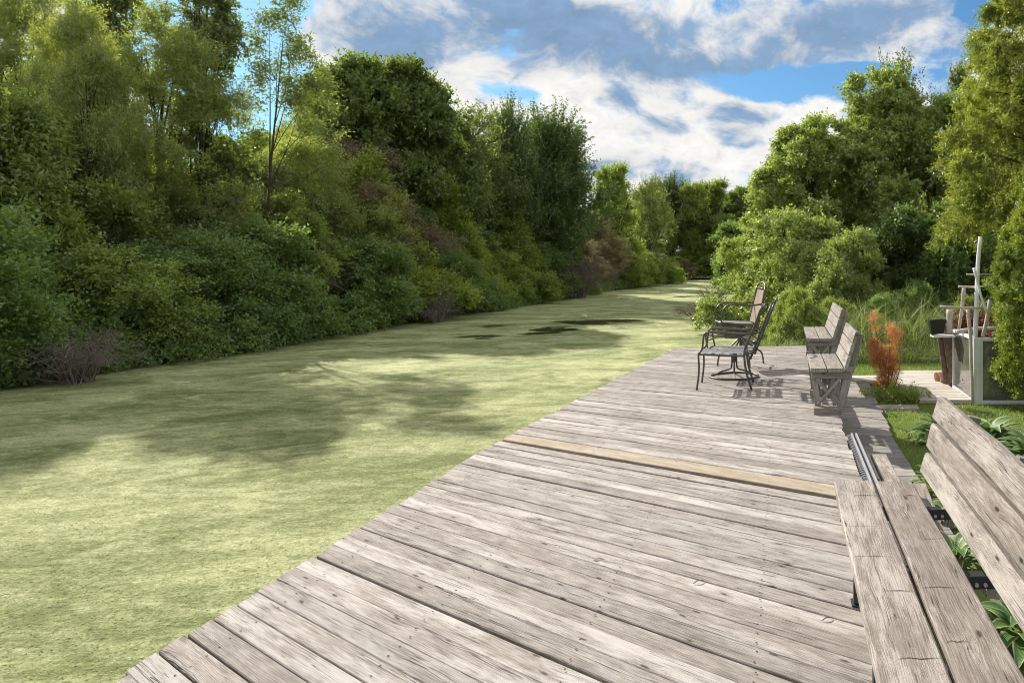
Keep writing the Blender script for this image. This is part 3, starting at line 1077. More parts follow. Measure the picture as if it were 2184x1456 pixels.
bench('bench', 'shorter grey wooden bench with crossed end braces, nearer of the two beside the metal chairs', .275, 7.3, 8.4, .45, .815)
bench('bench', 'longer grey wooden bench at the far corner of the deck, partly behind the shorter one', .34, 10.15, 11.95, .45, .86, .34)

# the foreground bench
fb = thing('bench', 'large weathered bench in the foreground with two thick seat boards and three back boards', 'bench', (0, 0, 0))
Y0, Y1 = -.6, 3.53


def fboard(name, x0, x1, y1, zc, th, mat, skew=0.0):
    g_ = Geo()
    g_.board(((x0 + x1) / 2 - .012, Y0, zc), ((x0 + x1) / 2, y1, zc), (x1 - x0, 0, 0), (0, 0, th), segs=14, ch=.007, wob=.0018, skew1=skew)
    return g_.build(name, mat, fb)


fboard('seat_board', .245, .432, 3.535, .431, .038, M['seat'])
fboard('seat_board', .446, .622, 3.52, .431, .038, M['seat'], -.03)
backs = [((.657, .492), (.688, .592), 3.53), ((.690, .606), (.718, .726), 3.55), ((.722, .744), (.756, .858), 3.55)]
for (a, b_, y1) in backs:
    lo, hi = Vector((a[0], 0, a[1])), Vector((b_[0], 0, b_[1]))
    wv = hi - lo
    nn = Vector((wv.z, 0, -wv.x)).normalized()
    c = (lo + hi) / 2 + nn * .024
    Geo().board((c.x - .02, Y0, c.z), (c.x, y1, c.z), wv, nn * .046, segs=14, ch=.010, wob=.0025).build('back_board', M['back'], fb)
random.seed(17)
ck = Geo()
for (x0_, x1_) in ((.247, .43), (.448, .61)):
    y_ = 3.3
    while y_ > 1.2:
        w0 = random.uniform(.3, .9) * (x1_ - x0_)
        xs_ = random.choice((x0_ + .004, x1_ - w0 - .004, x0_ + random.random() * (x1_ - x0_ - w0)))
        pts_ = [(xs_ + w0 * i / 4, y_ + random.uniform(-.006, .006), .4503) for i in range(5)]
        ck.tube(pts_, [.0004, .0008, .0011, .0008, .0003], 4, 2, cap=False)
        y_ -= random.uniform(.25, .6)
tag(ck.build('crack', M['under'], fb), kind='stuff')
for ye in (3.20, 2.52, 1.3):
    # steel angle from seat to back, with bolt heads, and a post behind the back boards
    br = Geo().board((.25, ye, .39), (.735, ye, .40), (0, .008, 0), (0, 0, .045)).board((.25, ye + .03, .409), (.70, ye + .03, .412), (0, .06, 0), (0, 0, .006)).build('bracket', M['steel'], fb)
    for xx in (.665, .695):
        Geo().tube([(xx, ye - .006, .395), (xx, ye - .014, .395)], .007, 8, 1).build('bolt', M['alu'], br)
    Geo().board((.725, ye + .03, .34), (.845, ye + .03, .82), (.05, 0, -.012), (0, .045, 0)).build('back_post', M['back'], fb)
for ye in (3.2, 2.5, 1.2):
    for (xx, zz) in ((.335, .41), (.59, .41)):
        lg = Geo().board((xx, ye, .0), (xx, ye, zz), (.05, 0, 0), (0, .008, 0), ch=.001).board((xx - .022, ye + .02, .0), (xx - .022, ye + .02, zz), (.006, 0, 0), (0, .045, 0), ch=.001)
        lg.board((xx - .035, ye + .02, .005), (xx + .035, ye + .02, .005), (0, .07, 0), (0, 0, .008), ch=.001)
        lg.build('leg', M['steel'], fb)
Geo().board((.655, 3.3, .36), (.69, 3.70, .36), (.07, 0, 0), (0, 0, .05)).build('side_rail', M['seat'], fb)


# ------------------------------------------------------------------ metal chairs
def place(g, name, mat, root, smooth=True):
    return g.build(name, mat, root, smooth)


TR = .0115


def strap_set(root, x0, x1, y0, y1, z, nx_, ny_, wdt):
    for i in range(nx_):
        y_ = y0 + (y1 - y0) * (i + .5) / nx_
        Geo().board((x0, y_, z + .006), (x1, y_, z + .006), (0, wdt, 0), (0, 0, .004), segs=4, wob=.0015, ch=.001).build('strap', M['strap'], root)
    for i in range(ny_):
        x_ = x0 + (x1 - x0) * (i + .5) / ny_
        Geo().board((x_, y0, z - .001), (x_, y1, z - .001), (wdt, 0, 0), (0, 0, .004), segs=4, wob=.0015, ch=.001).build('strap', M['strap'], root)


def back_straps(root, a, b_, y0, y1, n_, wdt):
    a, b_ = Vector(a), Vector(b_)
    ax = (b_ - a).normalized()
    nn = Vector((ax.z, 0, -ax.x))
    for i in range(n_):
        c = a.lerp(b_, (i + .5) / n_)
        Geo().board((c.x, y0, c.z), (c.x, y1, c.z), ax * wdt, nn * .004, segs=3, ch=.001).build('strap', M['strap'], root)
    for i in range(3):
        y_ = y0 + (y1 - y0) * (i + .5) / 3
        Geo().board((a.x + nn.x * .006, y_, a.z), (b_.x + nn.x * .006, y_, b_.z), (0, wdt, 0), nn * .004, ch=.001).build('strap', M['strap'], root)


# A: four-legged strap chair
ca = thing('patio_chair', 'bronze metal patio armchair with woven strap seat and four thin legs, nearest of the three', 'chair', (-.695, 8.9, 0))
for s in (-1, 1):
    y = .27 * s
    place(Geo().tube([(-.322, y, 0), (-.297, y, .22), (-.304, y, .425)], TR, 8, 4), 'front_leg', M['chair'], ca)
    place(Geo().tube([(.325, y, 0), (.26, y, .22), (.238, y, .425), (.268, y, .545), (.34, y, .705), (.43, y, .945), (.455, y * .9, .975)], TR * 1.15, 8, 4), 'rear_leg', M['chair'], ca)
    place(Geo().tube([(-.304, y, .425), (-.26, y, .48), (-.245, y, .60), (-.235, y, .65), (-.19, y, .675), (0, y, .668), (.2, y, .658), (.33, y, .675)], TR, 8, 4), 'arm', M['chair'], ca)
fr = Geo()
fr.tube([(-.304, -.27, .42), (-.304, .27, .42)], TR, 8, 1).tube([(.24, -.27, .40), (.24, .27, .40)], TR, 8, 1)
for s in (-1, 1):
    fr.tube([(-.304, .27 * s, .42), (0, .27 * s, .405), (.24, .27 * s, .40)], TR, 8, 3)
place(fr, 'seat_frame', M['chair'], ca)
place(Geo().tube([(.45, -.25, .965), (.475, -.12, .99), (.48, 0, 1.0), (.475, .12, .99), (.45, .25, .965)], TR, 8, 4), 'top_rail', M['chair'], ca)
strap_set(ca, -.30, .24, -.255, .255, .418, 5, 5, .050)
back_straps(ca, (.285, 0, .56), (.43, 0, .93), -.26, .26, 5, .05)

# B: swivel strap chair on a ring base
cb = thing('swivel_chair', 'bronze metal swivel armchair with strap seat on a round ring base, middle of the three', 'chair', (-.64, 9.6, 0), R(-4))
ring = Geo()
pts = [(.315 * math.cos(a), .30 * math.sin(a), .014) for a in [2 * math.pi * i / 28 for i in range(29)]]
ring.tube(pts, .013, 8, 1, cap=False)
place(ring, 'ring_base', M['chair'], cb)
for k in range(4):
    a = math.pi / 4 + k * math.pi / 2 if k % 2 else k * math.pi / 2
    a = k * math.pi / 2 + .15
    ca_, sa_ = math.cos(a), math.sin(a)
    place(Geo().tube([(r_ * ca_, r_ * sa_, z_) for (r_, z_) in ((.03, .30), (.032, .16), (.06, .105), (.17, .075), (.25, .035), (.312, .016))], .011, 8, 4), 'spoke', M['chair'], cb)
place(Geo().lathe((0, 0, 0), [(.0, .20), (.026, .20), (.03, .24), (.045, .33), (.045, .345), (0, .345)], 16), 'hub', M['chair'], cb)
for s in (-1, 1):
    y = .26 * s
    place(Geo().tube([(.24, y, .27), (.36, y, .58), (.52, y, .98)], .0155, 8, 3), 'back_post', M['chair'], cb)
    place(Geo().tube([(-.30, y, .37), (-.325, y, .50), (-.33, y, .575), (-.29, y, .615), (-.1, y, .615), (.1, y, .60), (.28, y, .605), (.37, y, .62)], TR, 8, 4), 'arm', M['chair'], cb)
    place(Geo().tube([(-.325, y, .50), (-.15, y, .555), (0, y, .56), (.2, y, .52), (.30, y, .46)], TR * .8, 8, 3), 'arm_brace', M['chair'], cb)
    place(Geo().tube([(.28, y, .49), (.34, y, .485)], .02, 8, 1), 'clamp', M['chair'], cb)
fr = Geo()
for s in (-1, 1):
    fr.tube([(-.30, .26 * s, .375), (0, .26 * s, .36), (.27, .26 * s, .345)], TR, 8, 3)
fr.tube([(-.30, -.26, .375), (-.32, 0, .385), (-.30, .26, .375)], TR, 8, 3).tube([(.25, -.26, .345), (.25, .26, .345)], TR, 8, 1)
fr.tube([(-.2, 0, .345), (.24, 0, .345)], .014, 8, 1)
place(fr, 'seat_frame', M['chair'], cb)
place(Geo().tube([(.52, -.26, .98), (.555, -.13, 1.01), (.56, 0, 1.015), (.555, .13, 1.01), (.52, .26, .98)], TR, 8, 4), 'top_rail', M['chair'], cb)
strap_set(cb, -.30, .25, -.25, .25, .372, 5, 5, .052)

# C: tall swivel chair with a tan sling back
cc = thing('tall_patio_chair', 'tall metal swivel armchair with tan fabric back, farthest of the three chairs', 'chair', (-.62, 10.75, 0), R(16))
for k in range(4):
    a = k * math.pi / 2 + R(8)
    ca_, sa_ = math.cos(a), math.sin(a)
    place(Geo().tube([(r_ * ca_, r_ * sa_, z_) for (r_, z_) in ((.02, .40), (.15, .285), (.26, .215), (.325, .17), (.352, .08), (.36, 0))], .013, 8, 4), 'leg', M['chair'], cc)
place(Geo().lathe((0, 0, 0), [(0, .26), (.022, .26), (.022, .54), (.07, .555), (.07, .575), (0, .575)], 16), 'pedestal', M['chair'], cc)
fr = Geo()
fr.tube([(.21, -.25, .60), (0, -.26, .605), (-.25, -.25, .635), (-.335, -.2, .64), (-.35, 0, .64), (-.335, .2, .64), (-.25, .25, .635), (0, .26, .605), (.21, .25, .60)], .014, 8, 4)
fr.tube([(-.25, .2, .60), (.2, .2, .585)], .01, 8, 1).tube([(-.25, -.2, .60), (.2, -.2, .585)], .01, 8, 1)
place(fr, 'seat_frame', M['chair'], cc)
vs, fs = [], []
for i in range(9):
    for j in range(7):
        x_ = -.33 + .54 * i / 8
        y_ = -.24 + .48 * j / 6
        vs.append((x_, y_, .645 - .035 * math.sin(math.pi * j / 6) - .03 * i / 8))
for i in range(8):
    for j in range(6):
        a = i * 7 + j
        fs.append((a, a + 7, a + 8, a + 1))
link('seat', new_mesh('seat', vs, fs, M['cushion'], smooth=True), cc)
for s in (-1, 1):
    y = .25 * s
    place(Geo().tube([(.165, y, .545), (.215, y, .72), (.265, y, .92), (.31, y, 1.15)], .0165, 8, 3), 'back_post', M['chair'], cc)
    place(Geo().tube([(.255, y, .90), (.1, y, .885), (-.1, y, .90), (-.24, y, .89), (-.315, y, .82), (-.335, y, .70), (-.335, y * .9, .64), (-.30, y * .8, .56)], .0125, 8, 4), 'arm', M['chair'], cc)
place(Geo().tube([(.31, -.25, 1.15), (.325, -.15, 1.19), (.33, 0, 1.205), (.325, .15, 1.19), (.31, .25, 1.15)], .013, 8, 4), 'top_rail', M['chair'], cc)
place(Geo().tube([(.305, -.24, 1.125), (.305, .24, 1.125)], .009, 8, 1), 'sling_rod', M['chair'], cc)
vs, fs = [], []
for i in range(9):
    for j in range(5):
        k = i / 8
        vs.append((.185 + .125 * k + .012 * math.sin(math.pi * j / 4), -.235 + .47 * j / 4, .62 + .50 * k))
for i in range(8):
    for j in range(4):
        a = i * 5 + j
        fs.append((a, a + 5, a + 6, a + 1))
sl = link('sling', new_mesh('sling', vs, fs, M['sling'], smooth=True), cc)
sl['label'] = 'tan fabric back sling'

# ------------------------------------------------------------------ garden enclosure of old windows
ZG = -.36
en = thing('glass_enclosure', 'low garden enclosure of old white window frames and a bark log beside the patio', 'enclosure', (2.5, 9.6, ZG))


def eb(g_, name, mat, parent=None, smooth=False):
    return g_.build(name, mat, parent or en, smooth)


eb(Geo().box(0, .085, 0, .05, 0, .875), 'corner_post', M['whitepaint'])
wf = eb(Geo().box(.087, 1.25, .005, .045, 0, .05).box(.087, 1.25, .005, .045, .83, .875).box(.089, .125, .008, .04, .05, .83).box(1.2, 1.25, .008, .04, .05, .83), 'window_frame', M['whitepaint'])
Geo().box(.125, 1.2, .02, .026, .05, .83, ch=.001).build('pane', M['glass'], wf)
sf = eb(Geo().box(0, .04, .06, 1.22, 0, .05).box(0, .04, .06, 1.22, .84, .88).box(.002, .038, 1.18, 1.22, .05, .84), 'side_frame', M['whitepaint'])
Geo().box(.016, .022, .06, 1.18, .05, .84, ch=.001).build('pane', M['glass'], sf)
eb(Geo().box(1.21, 1.25, .06, 1.22, 0, .87), 'end_panel', M['under'])
eb(Geo().box(.15, .19, .06, .09, .1, .70), 'inner_stake', M['bark'])
# log
lg = Geo().tube([(.02, 1.32, -.05), (.04, 1.30, .35), (-.03, 1.30, .7), (-.06, 1.31, .93)], [.10, .085, .08, .09], 12, 4)
eb(lg, 'log_post', M['log'], smooth=True)
eb(Geo().tube([(-.05, 1.34, .0), (-.10, 1.36, .4), (-.17, 1.38, .9)], [.05, .045, .04], 9, 3), 'split_log', M['log'], smooth=True)
soil = eb(Geo().box(.05, 1.2, .06, 1.2, .0, .12), 'soil_bed', M['soil'])

ms = thing('stick_mast', 'ship-like frame of bleached sticks with a tall white mast over the glass enclosure', 'stick frame', (2.5, 9.7, ZG))


def stick(pts, r, name='stick', mat='drift'):
    n_ = len(pts)
    rr = [r * (1.08 - .25 * i / max(1, n_ - 1)) for i in range(n_)]
    return Geo().tube(pts, rr, 10, 3).build(name, M[mat], ms, True)


def W3(px, py, dy=0.0):
    """px,py at the mast's distance, relative to its base"""
    Y = 9.7 + dy
    return ((px - CX) / F * Y - 2.5, dy, EYE - (py - HY) / F * Y - ZG)


stick([W3(2080, 719), W3(2083, 640), W3(2086, 560), W3(2091, 505)], .030, 'mast', 'whitepaint')
stick([W3(2077, 571, -.07), W3(2086, 605, -.07), W3(2092, 630, -.07), W3(2106, 668, -.07)], .018, 'mast_stay', 'whitepaint')
stick([W3(2061, 585, .05), W3(2118, 585, .05)], .010, 'crossbar')
stick([W3(2044, 611, .06), W3(2080, 612, .06), W3(2112, 609, .06)], .016, 'crossbar')
stick([W3(2005, 654, -.05), W3(2050, 656, -.05), W3(2097, 657, -.05)], .018, 'crossbar')
stick([W3(2056, 613, .12), W3(2052, 655, .12), W3(2045, 702, .12)], .024)
stick([W3(2026, 660, .9), W3(2025, 690, .9), W3(2025, 712, .9)], .045)
stick([W3(2064, 660, -.13), W3(2070, 720, -.13), W3(2072, 790, -.13), W3(2075, 862, -.13)], .024)
stick([W3(2112, 640, .0), W3(2105, 680, .0), W3(2096, 718, .0)], .028)
stick([W3(2150, 650, .3), W3(2146, 718, .3)], .02)
stick([W3(2040, 707, .5), W3(2110, 700, .5), W3(2184, 706, .5)], .03)

pot = thing('black_planter', 'black square plastic planter on a white shelf to the left of the bark log', 'planter', (2.25, 10.7, ZG))
vs = [(-.085, -.07, .81), (.085, -.07, .83), (.085, .07, .83), (-.085, .07, .81), (-.12, -.1, 1.01), (.12, -.1, 1.035), (.12, .1, 1.035), (-.12, .1, 1.01),
      (-.105, -.085, 1.01), (.105, -.085, 1.03), (.105, .085, 1.03), (-.105, .085, 1.01), (-.09, -.07, .9), (.09, -.07, .9), (.09, .07, .9), (-.09, .07, .9)]
fs = [(0, 3, 2, 1), (0, 1, 5, 4), (1, 2, 6, 5), (2, 3, 7, 6), (3, 0, 4, 7), (4, 5, 9, 8), (5, 6, 10, 9), (6, 7, 11, 10), (7, 4, 8, 11),
      (8, 9, 13, 12), (9, 10, 14, 13), (10, 11, 15, 14), (11, 8, 12, 15)]
link('planter_box', new_mesh('planter_box', vs, fs, M['black']), pot)
Geo().box(-.13, .13, -.105, .105, 1.03, 1.045).build('rim', M['black'], pot).rotation_euler = (0, R(-5.5), 0)
for o_ in pot.children:
    if o_.name.startswith('rim'): o_.location = (.098, 0, .006); bpy.data.objects.remove(o_)
sh = tag(Geo().box(2.18, 2.50, 10.6, 10.86, ZG + .775, ZG + .80).build('shelf', M['whitepaint']), 'small white shelf board under the black planter, fixed to the log', 'shelf')
tp = Geo().lathe((0, 0, 0), [(.0, .0), (.06, .0), (.095, .13), (.10, .135), (.10, .16), (.088, .16), (.085, .13), (.05, .02)], 18).build('clay_pot', M['terracotta'], None, True)
tp.location = (2.50, 11.2, ZG + .125); tp.rotation_euler = (R(0), R(-98), R(20))
tag(tp, 'pale terracotta pot lying on its side behind the foot of the bark log', 'pot')

# rubble stones by the enclosure
random.seed(61)


def rock(cx_, cy_, sx, sy, h, label):
    n_ = random.randint(6, 8)
    vs, fs = [], []
    rad = [random.uniform(.75, 1.1) for _ in range(n_)]
    for lv, (k, z_) in enumerate(((1.0, 0), (1.02, h * .6), (.88, h))):
        for i in range(n_):
            a = 2 * math.pi * i / n_
            vs.append((math.cos(a) * sx * rad[i] * k, math.sin(a) * sy * rad[i] * k, z_ + random.uniform(-.006, .006)))
    for lv in range(2):
        for i in range(n_):
            j = (i + 1) % n_
            fs.append((lv * n_ + i, lv * n_ + j, (lv + 1) * n_ + j, (lv + 1) * n_ + i))
    fs.append(tuple(2 * n_ + i for i in range(n_)))
    o_ = link('flagstone', new_mesh('flagstone', vs, fs, M['stone']), None, (cx_, cy_, ZG - .005))
    o_.rotation_euler = (0, 0, random.uniform(0, 3))
    return tag(o_, label, 'stone', 'broken flagstones beside the glass enclosure')


for k in range(16):
    a = P(2020 + (k % 4) * 14 + random.uniform(-5, 5), 832 + (k // 4) * 7 + random.uniform(-2, 2), ZG + .03)
    rock(a.x, a.y, random.uniform(.05, .095), random.uniform(.05, .09), random.uniform(.03, .06), 'broken flagstone piece in the rubble between patio and glass enclosure')
tag(link('paver', Geo().box(-.33, .27, -.1, .13, 0, .03).build('paver', M['stone']).data, None, (1.45, 9.3, ZG)), 'flat grey paver lying in the lawn in front of the orange shrub', 'paver')
for o_ in [o_ for o_ in COL.objects if o_.name.startswith('paver') and 'label' not in o_]:
    bpy.data.objects.remove(o_)
a = P(1978, 772, ZG)
dw = Geo().tube([(-.3, 0, .03), (-.1, .03, .05), (.12, -.02, .04), (.33, .05, .05)], [.02, .05, .045, .02], 8, 3).build('driftwood', M['drift'], None, True)
dw.location = a
tag(dw, 'short piece of pale driftwood lying in the grass beyond the patio', 'driftwood')


# ------------------------------------------------------------------ small plants on the right
# hostas with cream-edged leaves
m, t = mat_base('variegated_hosta_leaf')
uv = t.n('ShaderNodeUVMap')
u, v, _ = t.sep(uv)
e1 = t.m('ABSOLUTE', t.m('SUBTRACT', v, .5))
e1 = t.m('ADD', e1, t.m('MULTIPLY', t.m('SUBTRACT', t.noise(t.xyz(t.m('MULTIPLY', u, 4), t.m('MULTIPLY', v, 6)), 2.0), .5), .16))
rb = t.m('MULTIPLY', t.m('ABSOLUTE', t.m('SINE', t.m('MULTIPLY', v, 40.0))), 1.0)
c = t.mix(t.ss(e1, .34, .42), rgb(.11, .22, .06), rgb(.46, .50, .25))
df = t.n('ShaderNodeBsdfPrincipled', None, 0, Base_Color=c, Roughness=.45, Normal=t.n('ShaderNodeBump', None, 0, Strength=.4, Distance=.004, Height=rb))
tr = t.n('ShaderNodeBsdfTranslucent', None, 0, Color=c)
s = t.n('ShaderNodeMixShader', None, 0, i0=.25, i1=df, i2=tr)
out = t.t.nodes.new('ShaderNodeOutputMaterial')
t.link(s, out.inputs[0])
M['hosta'] = m


def hosta_leaf(L, W, arch):
    vs, fs, uv_ = [], [], []
    n_ = 7
    for i in range(n_ + 1):
        k = i / n_
        wd_ = W * (math.sin(math.pi * min(1, k * 1.02 + .02)) ** .75) * (1 - .25 * k) + .002
        x_ = L * (k * .95)
        z_ = L * (.55 * k - arch * k * k)
        for j in range(5):
            s_ = (j - 2) / 2
            vs.append((x_, wd_ * s_, z_ + .25 * wd_ * abs(s_) ** 1.5))
    for i in range(n_):
        for j in range(4):
            a = i * 5 + j
            fs.append((a, a + 5, a + 6, a + 1))
            uv_ += [(i / n_, j / 4), ((i + 1) / n_, j / 4), ((i + 1) / n_, (j + 1) / 4), (i / n_, (j + 1) / 4)]
    return new_mesh('hosta_leaf', vs, fs, M['hosta'], uv_, True)


HL = [hosta_leaf(.26, .055, .75), hosta_leaf(.30, .048, .62), hosta_leaf(.22, .06, .9)]


def hosta(X, Y, s, n_, label, seed, z=-.36):
    random.seed(seed)
    h_ = thing('hosta', label, 'plant', (X, Y, z), 0, 'variegated hostas behind the benches')
    for i in range(n_):
        k = i / n_
        lf = link('leaf', HL[i % 3], h_)
        r_ = .02 + .10 * k
        a = i * 2.4
        lf.location = (r_ * math.cos(a) * s, r_ * math.sin(a) * s, (.14 - .10 * k) * s)
        lf.rotation_euler = (random.uniform(-.25, .25), R(-38 + 40 * k), a)
        q_ = s * random.uniform(.8, 1.15)
        lf.scale = (q_, q_, q_)
    return h_


hosta(1.62, 7.6, 1.0, 40, 'cream-edged hosta at the far end of the row seen above the foreground backrest', 1)
hosta(2.05, 7.3, 1.15, 46, 'large cream-edged hosta above the foreground backrest in front of the glass enclosure', 2)
hosta(2.25, 6.6, 1.15, 46, 'cream-edged hosta at the picture edge above the top back board', 3)
hosta(1.22, 5.9, .75, 26, 'cream-edged hosta peeking out past the far end of the foreground backrest', 4)
hosta(1.25, 5.2, .75, 22, 'cream-edged hosta low behind the ends of the lower back boards', 5)
hosta(1.05, 4.45, .75, 24, 'cream-edged hosta seen between seat and backrest beside the first steel bracket', 6)
hosta(1.15, 3.55, .85, 34, 'cream-edged hosta under the backrest nearest to the camera', 7)
hosta(1.35, 2.9, .85, 30, 'lowest cream-edged hosta at the bottom right under the backrest', 8)

# dead orange shrub
random.seed(71)
RNG = np.random.default_rng(71)
os_ = thing('dead_shrub', 'dead orange evergreen shrub standing in the grass between bench and patio', 'shrub', (1.43, 10.1, ZG))
lb = []
stems = []
for (tx, tz, w_) in ((-.18, 1.14, .06), (.10, .93, .085), (-.06, .55, .11), (.02, .70, .05), (-.20, .78, .06), (.15, .60, .05), (0, .3, .14), (-.12, .98, .06)):
    stems.append((tx, tz))
    lb.append((tx, 0, tz - .06, w_, w_, w_ * 1.15))
for (tx, tz, w_) in ((-.13, .62, .09), (.12, .75, .07), (0.0, .42, .15)):
    lb.append((tx, 0, tz, w_, w_, w_ * 1.3))
link('foliage', crown('orange_spray', M['lf_orange'], lb, 200, 8, 10, .032, .006, (.03, .12), .8, .3, 0, spread=.010, shell=(.1, 1.2), jit=.02), os_)
g = Geo()
for (tx, tz) in stems:
    for j in range(2):
        x1 = tx + random.uniform(-.04, .04)
        g.tube([(random.uniform(-.04, .04), random.uniform(-.03, .03), -.02), (x1 * .45, random.uniform(-.04, .04), tz * .5), (x1, random.uniform(-.04, .04), tz)], [.009, .006, .002], 5, 4)
g.tube([(.04, 0, 0), (.16, 0, .3), (.19, 0, .6), (.15, .02, .8)], [.008, .007, .005, .003], 5, 4)
g.build('stems', plain('orange_brown_stem', (.30, .12, .06), .9), os_, True)

# tall grass and reeds
random.seed(81)
RNG = np.random.default_rng(81)


def blades(name, mat, pts, hts, wdt, bend, segs=3, tilt=.15):
    """curved blades rooted at pts (n,3)"""
    n_ = len(pts)
    az = RNG.uniform(0, 2 * math.pi, n_)
    dh = np.stack([np.cos(az), np.sin(az), np.zeros(n_)], 1)
    fa = RNG.uniform(0, 2 * math.pi, n_)
    sd = np.stack([np.cos(fa), np.sin(fa), np.zeros(n_)], 1)
    bd = bend * RNG.uniform(.3, 1.3, n_)
    tl = RNG.normal(0, tilt, n_)
    rows = []
    for i in range(segs + 1):
        k = i / segs
        c = pts + dh * ((bd * k * k + tl * k) * hts)[:, None]
        c[:, 2] += hts * (k - .42 * np.minimum(bd, 1.3) * k ** 3)
        wd_ = wdt * (1 - k) ** .7 + .0006
        rows += [c - sd * wd_ / 2, c + sd * wd_ / 2]
    v_ = np.stack(rows, 1).reshape(-1, 3)
    m_ = 2 * (segs + 1)
    b_ = (np.arange(n_) * m_)[:, None]
    q_ = np.concatenate([b_ + np.array([[2 * i, 2 * i + 1, 2 * i + 3, 2 * i + 2]]) for i in range(segs)], 0)
    return np_mesh(name, v_, q_, mat)


def scatter(n_, fx, z):
    pts = []
    while len(pts) < n_:
        x, y, ok = fx()
        if ok: pts.append((x, y, z))
    return np.array(pts)


def lawn_pt():
    y = 5.0 + 10.5 * random.random() ** .8
    x = random.uniform(1.0, 4.6)
    ok = not (x < 1.16 + max(0, y - 7.2) * .05 and y < 11.6)
    if 1.7 < x < 2.78 and 9.6 < y < 12.4: ok = False
    if 2.48 < x < 3.8 and 9.55 < y < 10.9: ok = False
    return x, y, ok


n_ = 45000
pts = scatter(n_, lawn_pt, -.362)
tag(link('grass', blades('grass', M['lf_grass'], pts, RNG.uniform(.025, .075, n_), .005, .7, 2)), 'short green grass of the lawn around the walkway and patio', 'grass', kind='stuff')


def tall_pt():
    x = random.uniform(-.4, 5.2)
    y = random.uniform(13.4, 16.0)
    return x, y, (x > .25 or y > 14.2)


n_ = 14000
pts = scatter(n_, tall_pt, -.40)
tag(link('tall_grass', blades('tall_grass', M['lf_reed'], pts, RNG.uniform(.15, .62, n_), .010, 1.2, 4, .35)), 'long uncut green grass growing at the foot of the right bank bushes', 'grass', kind='stuff')
n_ = 1900
pts = scatter(n_, lambda: (random.uniform(.6, 4.6), random.uniform(14.0, 16.5), True), -.40)
tag(link('reeds', blades('reeds', M['lf_reed'], pts, RNG.uniform(.5, 1.65, n_), .020, 1.0, 6, .22)), 'tall arching reed stems in front of the dark thicket on the right', 'reeds', kind='stuff')
n_ = 900
pts = scatter(n_, lambda: (random.uniform(.57, .66), random.uniform(5.5, 7.6), True), -.42)
tag(link('edge_weeds', blades('edge_weeds', M['lf_grass'], pts, RNG.uniform(.08, .3, n_), .006, .6, 3)), 'dark weeds growing in the slot between deck and walkway', 'weeds', kind='stuff')

# low ground plants around the orange shrub
RNG = np.random.default_rng(5)
gc = [(random.uniform(-.30, .30), random.uniform(-.25, .2), .0, .12, .12, .05) for _ in range(9)]
o_ = link('ground_cover', crown('ground_cover', M['lf_bright'], gc, 120, 7, 6, .035, .02, (.04, .1), .8, .5, 0, spread=.01), None, (1.5, 9.9, ZG))
tag(o_, 'low leafy ground cover round the foot of the orange shrub', 'ground cover', kind='stuff')
# red plants inside and behind the enclosure
rl = [(random.uniform(.35, 1.0), random.uniform(.3, .9), random.uniform(.15, .5), .2, .2, .2) for _ in range(8)]
o_ = thing('red_plant', 'dark red leafy plant growing behind the front pane of the glass enclosure', 'plant', (2.5, 9.6, ZG + .1))
link('foliage', crown('red_plant', M['lf_red'], rl, 200, 7, 7, .05, .03, (.06, .16), .8, .4, 0, spread=.02), o_)
rl = [(random.uniform(-.25, .3), random.uniform(-.1, .2), random.uniform(.7, .92), .1, .1, .1) for _ in range(8)]
o_ = thing('red_shrub', 'taller dark red shrub showing behind the bleached sticks', 'shrub', (2.85, 11.3, ZG))
link('foliage', crown('red_shrub', M['lf_red'], rl, 70, 6, 6, .05, .028, (.08, .2), .7, .5, 0, spread=.02), o_)
link('stem', woody(M['bark'], rl, .8, .02, 8, .03, .2), o_)

# thuja by the enclosure, and the big cedar behind it
random.seed(91)
RNG = np.random.default_rng(91)
th = thing('thuja', 'yellow-green thuja with dense fans overlapping the glass enclosure at the right edge', 'conifer', (3.28, 9.0, ZG))
lb = []
for i in range(60):
    z_ = .25 + 3.5 * (i + .5) / 60
    R_ = float(np.interp(z_, [.2, .8, 1.3, 2.0, 2.8, 3.8], [.50, .66, .76, .60, .34, .08])) * random.uniform(.82, 1.1)
    a = i * 2.4
    s_ = R_ * .30 + .05
    lb.append(((R_ - s_) * math.cos(a), (R_ - s_) * math.sin(a), z_, s_, s_, s_ * 1.25))
link('foliage', crown('thuja', M['lf_thuja'], lb, 1000, 26, 10, .034, .016, (.05, .15), .6, .5, 0, spread=.010, shell=(.7, 1.1), lup=.1, lrnd=1., jit=.012), th)
g = Geo()
g.tube([(-.05, 0, -.05), (-.03, 0, .6), (0, 0, 3.4)], [.05, .04, .01], 8, 3)
g.tube([(-.14, -.05, -.05), (-.22, -.1, .3), (-.13, -.05, .8), (-.05, 0, 1.3)], [.03, .024, .02, .012], 6, 3)
g.tube([(-.30, -.2, .80), (-.38, -.25, .95), (-.45, -.3, 1.15)], [.012, .01, .005], 5, 3)
g.build('trunk', M['bark'], th, True)

